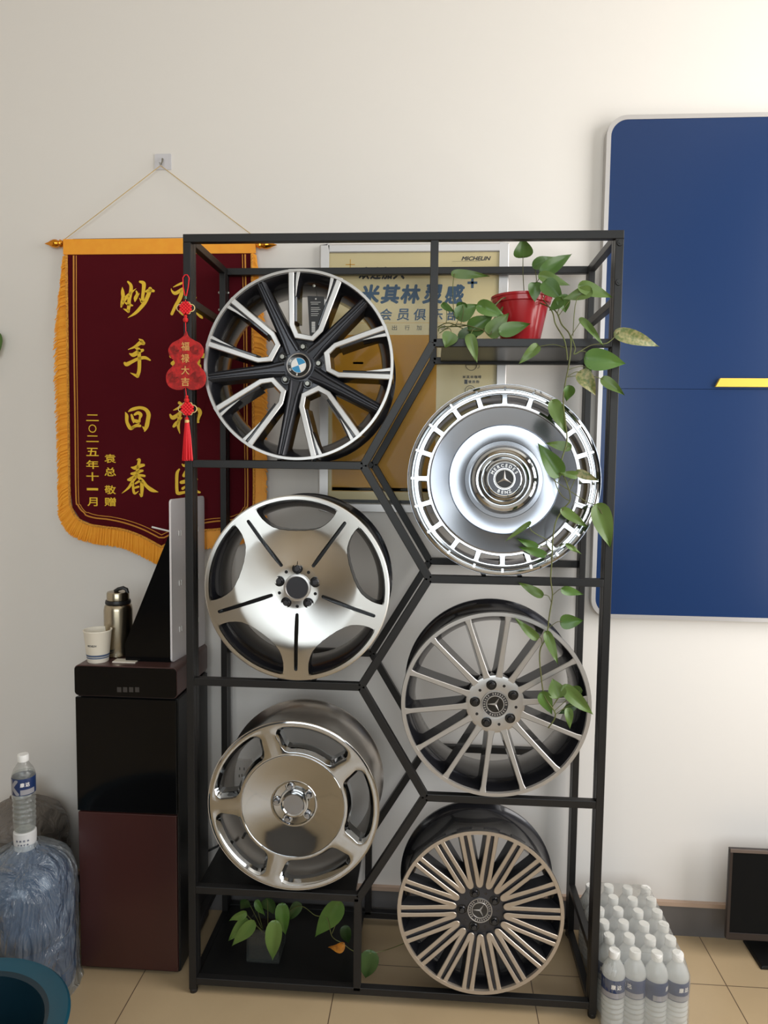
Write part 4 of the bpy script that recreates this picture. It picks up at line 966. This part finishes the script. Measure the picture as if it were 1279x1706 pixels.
# the bottle that stands on the barrel's cap
bt = empty('water_bottle', (BXc, BYc, .4932), 'clear ribbed water bottle with navy label standing on the wrapped barrel', 'bottle')
bottle_parts(bt)
def cyl(r): return lambda x, z: (r * math.sin(x / r), -r * math.cos(x / r), z)
mb = MB().lathe([(.0325, .116), (.0330, .118), (.0330, .164), (.0325, .166)], 48, 'Z', mi=0); mb.f = [f for f in mb.f if len(f) == 4]; mb.m = [0] * len(mb.f)
lb = mb.build('label', 'label_blue', bt)
mb = MB(); text(mb, 'K', -.011, .141, 0, h=.044, wd=.032, bold=.05, fn=cyl(.0333)); lab2 = mb
for a in range(12):
    x_a, x_b = .008 + a * .0035, .0115 + a * .0035; f = cyl(.0332); mb.add([f(x_a, .1185), f(x_b, .1185), f(x_b, .134), f(x_a, .134)], [(0, 1, 2, 3)])
mb.build('letter', 'label_grey', lb, smooth=None, merge=False)
mb = MB()
for i, ch in enumerate('康达'): text(mb, ch, .014 + .0145 * i, .149, 0, h=.013, wd=.012, bold=.035, fn=cyl(.0335))
mb.build('characters', 'badge_white', lb, smooth=None, merge=False)
MB().lathe([(.0001, .004), (.0285, .004), (.0292, .15), (.028, .175), (.0001, .176)], 28, 'Z').build('water', clear('water', (240, 243, 242), .97, .02, fres=1.2), bt)

# ------------------------------------------------------------------ teal tub (front left corner)
TZ = .27
tcen = Vector((-.392, -.508, 0)); TR = .262
tub = empty('plastic_tub', (tcen.x, tcen.y, 0), 'teal round plastic tub, its rim cut off by the bottom left corner', 'tub')
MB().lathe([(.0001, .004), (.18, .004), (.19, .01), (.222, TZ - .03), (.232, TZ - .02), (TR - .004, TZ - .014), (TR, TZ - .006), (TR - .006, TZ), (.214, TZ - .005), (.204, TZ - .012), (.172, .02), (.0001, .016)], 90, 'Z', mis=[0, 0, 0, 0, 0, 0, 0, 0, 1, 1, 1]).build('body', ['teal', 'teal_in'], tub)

# ------------------------------------------------------------------ bottle pack at the right
rows = [-.024, .040, .103, .165, .226, .286]; cols = [1.2375, 1.296, 1.355, 1.4135]
colname = ['next to the rack post', 'second from the rack post', 'third from the rack post', 'on the outer right side']
rowname = ['front row', 'second row', 'third row', 'fourth row', 'fifth row', 'rear row']
proto = None
for j, y in enumerate(rows):
    for i, x in enumerate(cols):
        yy = y + .004 * (i % 2); lab = 'capped water bottle in the wrapped pack, %s, %s' % (rowname[j], colname[i])
        if proto is None:
            proto = empty('water_bottle', (x, yy, 0), lab, 'bottle', 'water bottles in the shrink-wrapped pack')
            bottle_parts(proto, False)
            mb = MB().lathe([(.0325, .106), (.0331, .108), (.0331, .158), (.0325, .160)], 28, 'Z'); mb.f = [f for f in mb.f if len(f) == 4]; mb.m = [0] * len(mb.f)
            lb = mb.build('label', 'label_blue', proto)
            mb = MB()
            for q, ch in enumerate('康达'): text(mb, ch, -.008 + .0165 * q, .142, 0, h=.014, wd=.013, bold=.035, fn=cyl(.0337))
            mb.build('characters', 'badge_white', lb, smooth=None, merge=False)
            mb = MB()
            for a in range(20):
                x_a = -.05 + a * .005; f = cyl(.0334); mb.add([f(x_a, .1085), f(x_a + .005, .1085), f(x_a + .005, .124), f(x_a, .124)], [(0, 1, 2, 3)])
            mb.build('lower_band', 'label_grey', lb, smooth=None, merge=False)
            src = [(c, kids(c)) for c in kids(proto)]
        else:
            e = proto.copy(); COL.objects.link(e); e.location = (x, yy, 0); e['label'] = lab
            e.rotation_euler = (0, 0, [.1, -.9, 1.0, .3, .5, -.4][(i + 2 * j) % 6] if j == 0 else random.uniform(-1.5, 1.5))
            for c, gs in src:
                d = c.copy(); COL.objects.link(d); d.parent = e
                for g_ in gs:
                    h_ = g_.copy(); COL.objects.link(h_); h_.parent = d
# the shrink film around the pack: side skirt and a crumpled top sheet resting over the caps
rnd = random.Random(11); mb = MB()
fx0, fx1, fy0, fy1 = 1.2045, 1.4475, -.0575, .3215
def loopf(ins, z, jit):
    P = []
    for x, y_ in rrect(fx0 + ins, fx1 - ins, fy0 + ins, fy1 - ins, .032, 5):
        P.append((x, y_, z))
    out_ = []
    for a, b_ in zip(P, P[1:] + P[:1]):
        for k in range(4):
            t = k / 4; q = Vector(a).lerp(Vector(b_), t); out_.append((q.x, q.y, q.z + rnd.uniform(-jit, jit)))
    return out_
lv = [(0, .001, 0), (0, .05, .002), (.001, .10, .003), (0, .15, .003), (.001, .172, .003), (.012, .205, .004), (.018, .222, .003), (.024, .233, .002)]
L_ = [loopf(*q) for q in lv]; n = len(L_[0]); vs = [v for l in L_ for v in l]; fs = []
for l in range(len(L_) - 1):
    for k in range(n): fs.append((l * n + k, l * n + (k + 1) % n, (l + 1) * n + (k + 1) % n, (l + 1) * n + k))
fs.append(tuple((len(L_) - 1) * n + k for k in range(n)))
tag(mb.add(vs, fs).build('shrink_wrap', 'packfilm', smooth=50), 'clear shrink film stretched around the pack of water bottles', 'plastic wrap')

# ------------------------------------------------------------------ monitor on the floor (right edge)
mon = empty('monitor', (1.93, .29, 0), 'black flat monitor standing on the floor at the right edge', 'monitor')
def mp_(name, mb, mt, **k): mb.move((-1.93, -.29, 0)); k.setdefault('smooth', None); return mb.build(name, mt, mon, **k)
MXL, MXR, MZ0, MZ1 = 1.668, 2.21, .077, .378
mp_('housing', MB().box(MXL, MXR, .283, .294, MZ0, MZ1).box(MXL + .06, MXR - .06, .294, .322, MZ0 + .03, MZ1 - .04), 'bezel', bevel=.002)
mp_('bezel', MB().box(MXL + .002, MXR - .002, .279, .284, MZ1 - .012, MZ1 - .001, 1).box(MXL + .001, MXL + .010, .279, .284, MZ0, MZ1 - .012, 0).box(MXR - .010, MXR - .001, .279, .284, MZ0, MZ1 - .012, 0).box(MXL + .01, MXR - .01, .279, .284, MZ0, MZ0 + .022, 0), ['bezel', 'bezel_lt'], bevel=.001)
mp_('screen', MB().box(MXL + .009, MXR - .009, .2815, .284, MZ0 + .02, MZ1 - .011), 'screen')
mp_('stand_neck', MB().box(1.88, 2.0, .305, .33, .01, .16), 'black_panel', bevel=.003)
mp_('stand_base', MB().prism([(1.768, 0), (2.09, 0), (2.085, .012), (1.773, .012)], .25, .388), 'black_panel', bevel=.003)

# ------------------------------------------------------------------ pothos plants
def leaf(mb, base, tip, width, Y, mi=0, fold=.35, droop=.2, dy=0., seed=0):
    """heart-shaped leaf between two picture points at depth Y; width in pixels"""
    rnd = random.Random(seed)
    a = atY(base[0], base[1], Y); b = atY(tip[0], tip[1], Y + dy); ax = b - a; L = ax.length; t = ax.normalized()
    wv = width * (Y - CAM.y) / FPX
    vn = Vector((0, -1, 0)); side = t.cross(vn).normalized(); nrm_ = side.cross(t).normalized()
    if nrm_.y > 0: nrm_ = -nrm_
    prof = [(-.10, .0), (-.085, .42), (-.03, .72), (.06, .92), (.18, 1.0), (.32, .97), (.46, .85), (.60, .67), (.73, .46), (.85, .25), (.94, .09), (1.0, .0)]
    mid0 = .02; U = [-1, -.66, -.33, 0, .33, .66, 1]; rows_ = []
    ph = rnd.uniform(0, 6)
    for s, q in prof:
        row = []
        for u in U:
            ss = s if s > .02 else (s if abs(u) > .3 else mid0 * (1 - abs(u)) + s * abs(u))
            off = u * q * wv / 2
            lift = abs(u) * q * wv / 2 * fold - droop * L * (max(s, 0) ** 2) * .5 + .004 * math.sin(5 * s + ph) * abs(u)
            row.append(a + t * (ss * L) + side * off + nrm_ * lift)
        rows_.append(row)
    vs = [v for r_ in rows_ for v in r_]; n = len(U)
    mb.add(vs, [(i * n + k, i * n + k + 1, (i + 1) * n + k + 1, (i + 1) * n + k) for i in range(len(prof) - 1) for k in range(n - 1)], mi)
def pv(pts, Y): return [atY(x, y, Y) if len(q) == 2 else atY(q[0], q[1], q[2]) for q in pts for x, y in [q[:2]]]
RY = .12
pc = atY(868, 561, RY); zb = ZE + .0105
pot = empty('potted_pothos', (pc.x, RY + .02, zb), 'trailing pothos in a red plastic pot on the top right shelf', 'potted plant')
OO = pot.location.copy(); s1 = (RY + .02 - CAM.y) / FPX
ztop = atY(868, 496, RY + .02).z - zb
r0_, r1_ = 29 * s1, 49 * s1
MB().lathe([(.0001, 0), (r0_, 0), (r0_ + .002, .004), (r1_ - .010, ztop - .022), (r1_ - .004, ztop - .020), (r1_ - .002, ztop - .008), (r1_, ztop - .006), (r1_, ztop), (r1_ - .004, ztop), (r1_ - .013, ztop - .02), (r0_ - .002, .006), (.0001, .006)], 48, 'Z').build('pot', 'redpot', pot)
MB().lathe([(.0001, ztop - .020), (r1_ - .014, ztop - .022)], 30, 'Z').build('soil', 'soil', pot)
VY = -.045
leaves = [((871, 427), (871, 396), 28, .08, 0), ((890, 444), (926, 425), 18, .07, 0), ((905, 454), (955, 420), 22, .05, 0), ((901, 460), (951, 474), 17, .04, 1), ((890, 474), (891, 502), 20, .04, 0), ((908, 472), (938, 500), 26, .02, 0), ((936, 494), (943, 522), 20, .0, 0),
    ((935, 500), (914, 518), 16, .0, 0), ((982, 486), (938, 497), 19, -.02, 1), ((968, 477), (1022, 495), 20, -.02, 1), ((757, 456), (816, 459), 14, .10, 1), ((738, 508), (757, 520), 10, .05, 0), ((762, 528), (797, 506), 26, .06, 0), ((770, 505), (766, 525), 16, .07, 0), ((798, 510), (843, 526), 22, .03, 0), ((785, 550), (821, 525), 28, .05, 0), ((816, 556), (848, 521), 26, .04, 1), ((835, 553), (885, 538), 22, .03, 0),
    ((768, 566), (808, 541), 24, .05, 3), ((752, 556), (741, 580), 24, -.01, 1), ((782, 560), (795, 604), 17, -.02, 1), ((894, 578), (865, 605), 16, -.03, 1), ((969, 533), (1007, 575), 11, VY, 1), ((1030, 556), (1103, 576), 22, VY, 2), ((979, 598), (1045, 605), 32, VY, 0), ((982, 614), (970, 621), 9, VY, 1), ((968, 621), (993, 658), 24, VY, 2), ((1005, 632), (1041, 658), 16, VY, 1), ((948, 644), (944, 671), 17, VY, 0),
    ((921, 671), (944, 722), 22, VY, 1), ((948, 745), (908, 738), 15, VY, 1), ((930, 789), (897, 738), 28, VY, 0), ((960, 792), (932, 788), 12, VY, 1), ((962, 787), (998, 801), 13, VY, 2), ((996, 845), (1019, 915), 30, VY, 1), ((938, 850), (981, 880), 15, VY, 1), ((880, 872), (841, 903), 8, VY, 1), ((893, 911), (860, 897), 12, VY, 0), ((906, 924), (863, 911), 13, VY, 0), ((944, 907), (971, 925), 8, VY, 1),
    ((901, 991), (862, 970), 14, VY, 1), ((937, 982), (973, 991), 14, VY, 0), ((936, 1036), (972, 1034), 23, VY, 0), ((893, 1062), (858, 1031), 14, VY, 1), ((911, 1056), (930, 1108), 15, VY, 1), ((930, 1160), (920, 1130), 27, VY, 1), ((942, 1147), (991, 1195), 22, VY, 1), ((903, 1155), (920, 1192), 21, VY, 0), ((956, 1175), (930, 1190), 14, VY + .01, 3), ((946, 1182), (950, 1215), 13, VY, 1), ((968, 1150), (945, 1146), 12, VY + .01, 1)]
mb = MB()
for i, (b_, t_, w_, Y, mi) in enumerate(leaves):
    leaf(mb, b_, t_, w_ * 1.12, Y, mi, .25 + .2 * ((i * 37) % 10) / 10, .25, (((i * 53) % 11) - 5) * .004, i)
mb.move(tuple(-OO)); mb.build('foliage', ['leaf', 'leaf_pale', 'leaf_var', 'plinth'], pot, smooth=60, merge=False)
main = [(900, 505, .08), (925, 518, .02), (935, 540, -.02), (948, 556, -.04), (951, 575, VY), (947, 610, VY), (941, 640, VY), (938, 668, VY), (941, 700, VY), (944, 735, VY), (934, 775, VY), (944, 805, VY), (950, 832, VY), (938, 848, VY), (926, 868, VY), (921, 895, VY), (919, 935, VY), (917, 965, VY), (920, 992, VY), (915, 1025, VY), (910, 1060, VY), (899, 1085, VY), (901, 1125, VY), (907, 1160, VY), (925, 1190, VY), (913, 1213, VY)]
second = [(905, 500, .08), (920, 520, .0), (925, 540, -.02), (938, 562, VY), (943, 580, VY), (945, 600, VY)]
third = [(951, 560, VY), (958, 580, VY), (957, 590, VY), (985, 575, VY), (1010, 572, VY), (1025, 560, VY), (1031, 556, VY)]
fourth = [(920, 780, VY), (925, 805, VY), (935, 825, VY), (948, 834, VY)]
fifth = [(922, 800, VY), (945, 815, VY), (975, 835, VY), (993, 843, VY), (1003, 856, VY)]
left_ = [(850, 500, .10), (835, 498, .06), (800, 535, .05), (770, 543, .06), (735, 545, .06), (730, 552, .06)]
left2 = [(845, 500, .11), (810, 545, .04), (780, 550, .05), (748, 538, .06), (729, 545, .07)]
left3 = [(840, 505, .10), (820, 555, .04), (800, 548, .03), (760, 540, .05), (732, 555, .05)]
mb = MB(); allp = []
for ln_, r in ((main, .0019), (second, .0018), (third, .0014), (fourth, .0013), (fifth, .0012), (left_, .0018), (left2, .0016), (left3, .0014)):
    P = spline(ln_, 5); mb.tube([atY(*q) for q in P], r, 7); allp += P
extra = [[(871, 427, .08), (871, 455, .09), (873, 492, .12)], [(757, 456, .10), (754, 480, .09), (756, 530, .07)], [(890, 444, .07), (893, 470, .1), (880, 495, .12)], [(905, 454, .05), (893, 472, .09), (885, 495, .12)], [(890, 474, .04), (884, 480, .08), (876, 496, .12)], [(901, 460, .04), (905, 480, .06), (898, 498, .1)], [(982, 486, -.02), (960, 500, -.02), (954, 560, VY)], [(879, 872, VY), (886, 885, VY), (912, 900, VY), (918, 905, VY)], [(960, 792, VY), (950, 815, VY), (946, 812, VY)]]
for q in extra: mb.tube([atY(*p) for p in spline(q, 5)], .0011, 6)
done = {0, 10, 1, 2, 4, 3, 8, 36, 32}
for i, (b_, t_, w_, Y, mi) in enumerate(leaves):
    if i in done: continue
    q = min(allp, key=lambda p: math.hypot(p[0] - b_[0], p[1] - b_[1] - 10) + 200 * abs(p[2] - Y))
    if math.hypot(q[0] - b_[0], q[1] - b_[1]) > 90: continue
    mid = ((q[0] + b_[0]) / 2 + 3, (q[1] + b_[1]) / 2 - 5, (q[2] + Y) / 2)
    mb.tube([atY(*p) for p in spline([q, mid, (b_[0], b_[1], Y)], 5)], .0010, 6)
mb.move(tuple(-OO)); mb.build('vine', 'stem', pot, merge=False)
# second plant, in a square glass jar on the bottom board
JY = .13; ja = atY(428, 1602, JY)
jz = ZF + .0105
jar = empty('potted_pothos', (.205, JY, jz), 'small pothos in a square glass jar on the bottom left board of the rack', 'potted plant')
JO = jar.location.copy(); hw = .05
mb = MB().box(-hw, hw, -hw, hw, 0, .006)
for q in ((-hw, -hw + .004, -hw, hw), (hw - .004, hw, -hw, hw), (-hw + .004, hw - .004, -hw, -hw + .004), (-hw + .004, hw - .004, hw - .004, hw)): mb.box(q[0], q[1], q[2], q[3], .006, .105)
mb.build('jar', 'jar', jar, smooth=None, bevel=.001)
MB().box(-hw + .006, hw - .006, -hw + .006, hw - .006, .008, .080).build('soil', 'soil', jar, smooth=None)
lo = [((408, 1520), (380, 1537), 16, .05, 1), ((409, 1533), (379, 1570), 20, .05, 1), ((420, 1537), (384, 1581), 24, .04, 1), ((428, 1502), (440, 1528), 14, .08, 0), ((458, 1540), (452, 1606), 30, .03, 1), ((470, 1510), (474, 1562), 26, .05, 0), ((497, 1506), (480, 1535), 20, .10, 3), ((445, 1498), (455, 1525), 26, .12, 3), ((563, 1506), (523, 1567), 36, .05, 0), ((412, 1500), (400, 1516), 20, .12, 3), ((575, 1545), (580, 1575), 20, .16, 3), ((617, 1588), (608, 1634), 34, .02, 3)]
mb = MB()
for i, (b_, t_, w_, Y, mi) in enumerate(lo): leaf(mb, b_, t_, w_, Y, mi, .3, .2, 0, 100 + i)
leaf(mb, (571, 1572), (545, 1585), 18, .06, 4, .8, .6, 0, 200)
mb.move(tuple(-JO)); mb.build('foliage', ['leaf', 'leaf_pale', 'leaf_var', 'plinth', 'leaf_dead'], jar, smooth=60, merge=False)
mb = MB()
for q in ([(440, 1560, JY), (430, 1545, .09), (412, 1525, .06), (408, 1520, .05)], [(445, 1560, JY), (436, 1550, .08), (420, 1537, .04)], [(450, 1560, JY), (455, 1540, .08), (458, 1540, .03)], [(450, 1560, JY), (468, 1530, .07), (470, 1510, .05)], [(455, 1560, JY), (480, 1520, .1), (503, 1510, .08), (525, 1525, .06), (545, 1530, .05), (553, 1560, .05), (571, 1572, .06), (590, 1585, .04), (617, 1588, .02), (645, 1582, .05), (672, 1572, .10)], [(440, 1555, JY), (430, 1520, .1), (428, 1502, .08)], [(553, 1555, .05), (562, 1530, .05), (563, 1506, .05)], [(450, 1555, JY), (490, 1515, .11), (497, 1506, .10)], [(446, 1555, JY), (446, 1520, .12), (445, 1498, .12)], [(440, 1555, JY), (420, 1515, .12), (412, 1500, .12)]):
    mb.tube([atY(*p) for p in spline(q, 5)], .0012, 6)
mb.move(tuple(-JO)); mb.build('vine', 'stem', jar, merge=False)
WYV = .392
vb = atY(-14, 640, WYV)
vs_ = empty('wall_vine', (vb.x, WALLY, vb.z), 'green leaf tip of a wall vine at the left edge beside the banner', 'plant')
VO = vs_.location.copy(); mb = MB()
for q in (((-8, 556), (-3, 596), 24), ((-30, 480), (-44, 520), 24), ((-22, 610), (-40, 645), 22)): leaf(mb, q[0], q[1], q[2], WYV - .006, 0, .2, .15, 0, 400 + q[2])
mb.move(tuple(-VO)); mb.build('foliage', ['leaf', 'leaf_pale', 'leaf_var', 'plinth'], vs_, smooth=60, merge=False)
mb = MB().tube([atY(x, y, WALLY - .004) for x, y in spline([(-30, 400), (-24, 470), (-18, 540), (-22, 600), (-14, 640)], 5)], .002, 6)
for q in (((-19, 540), (-8, 556)), ((-24, 470), (-30, 480)), ((-22, 600), (-22, 610))): mb.tube([atY(*q[0], WALLY - .004), atY(*q[1], WYV - .006)], .0012, 6)
mb.move(tuple(-VO)); mb.build('vine', 'stem', vs_, merge=False)
for o in bpy.data.objects:
    if '_R' in o.keys(): del o['_R']
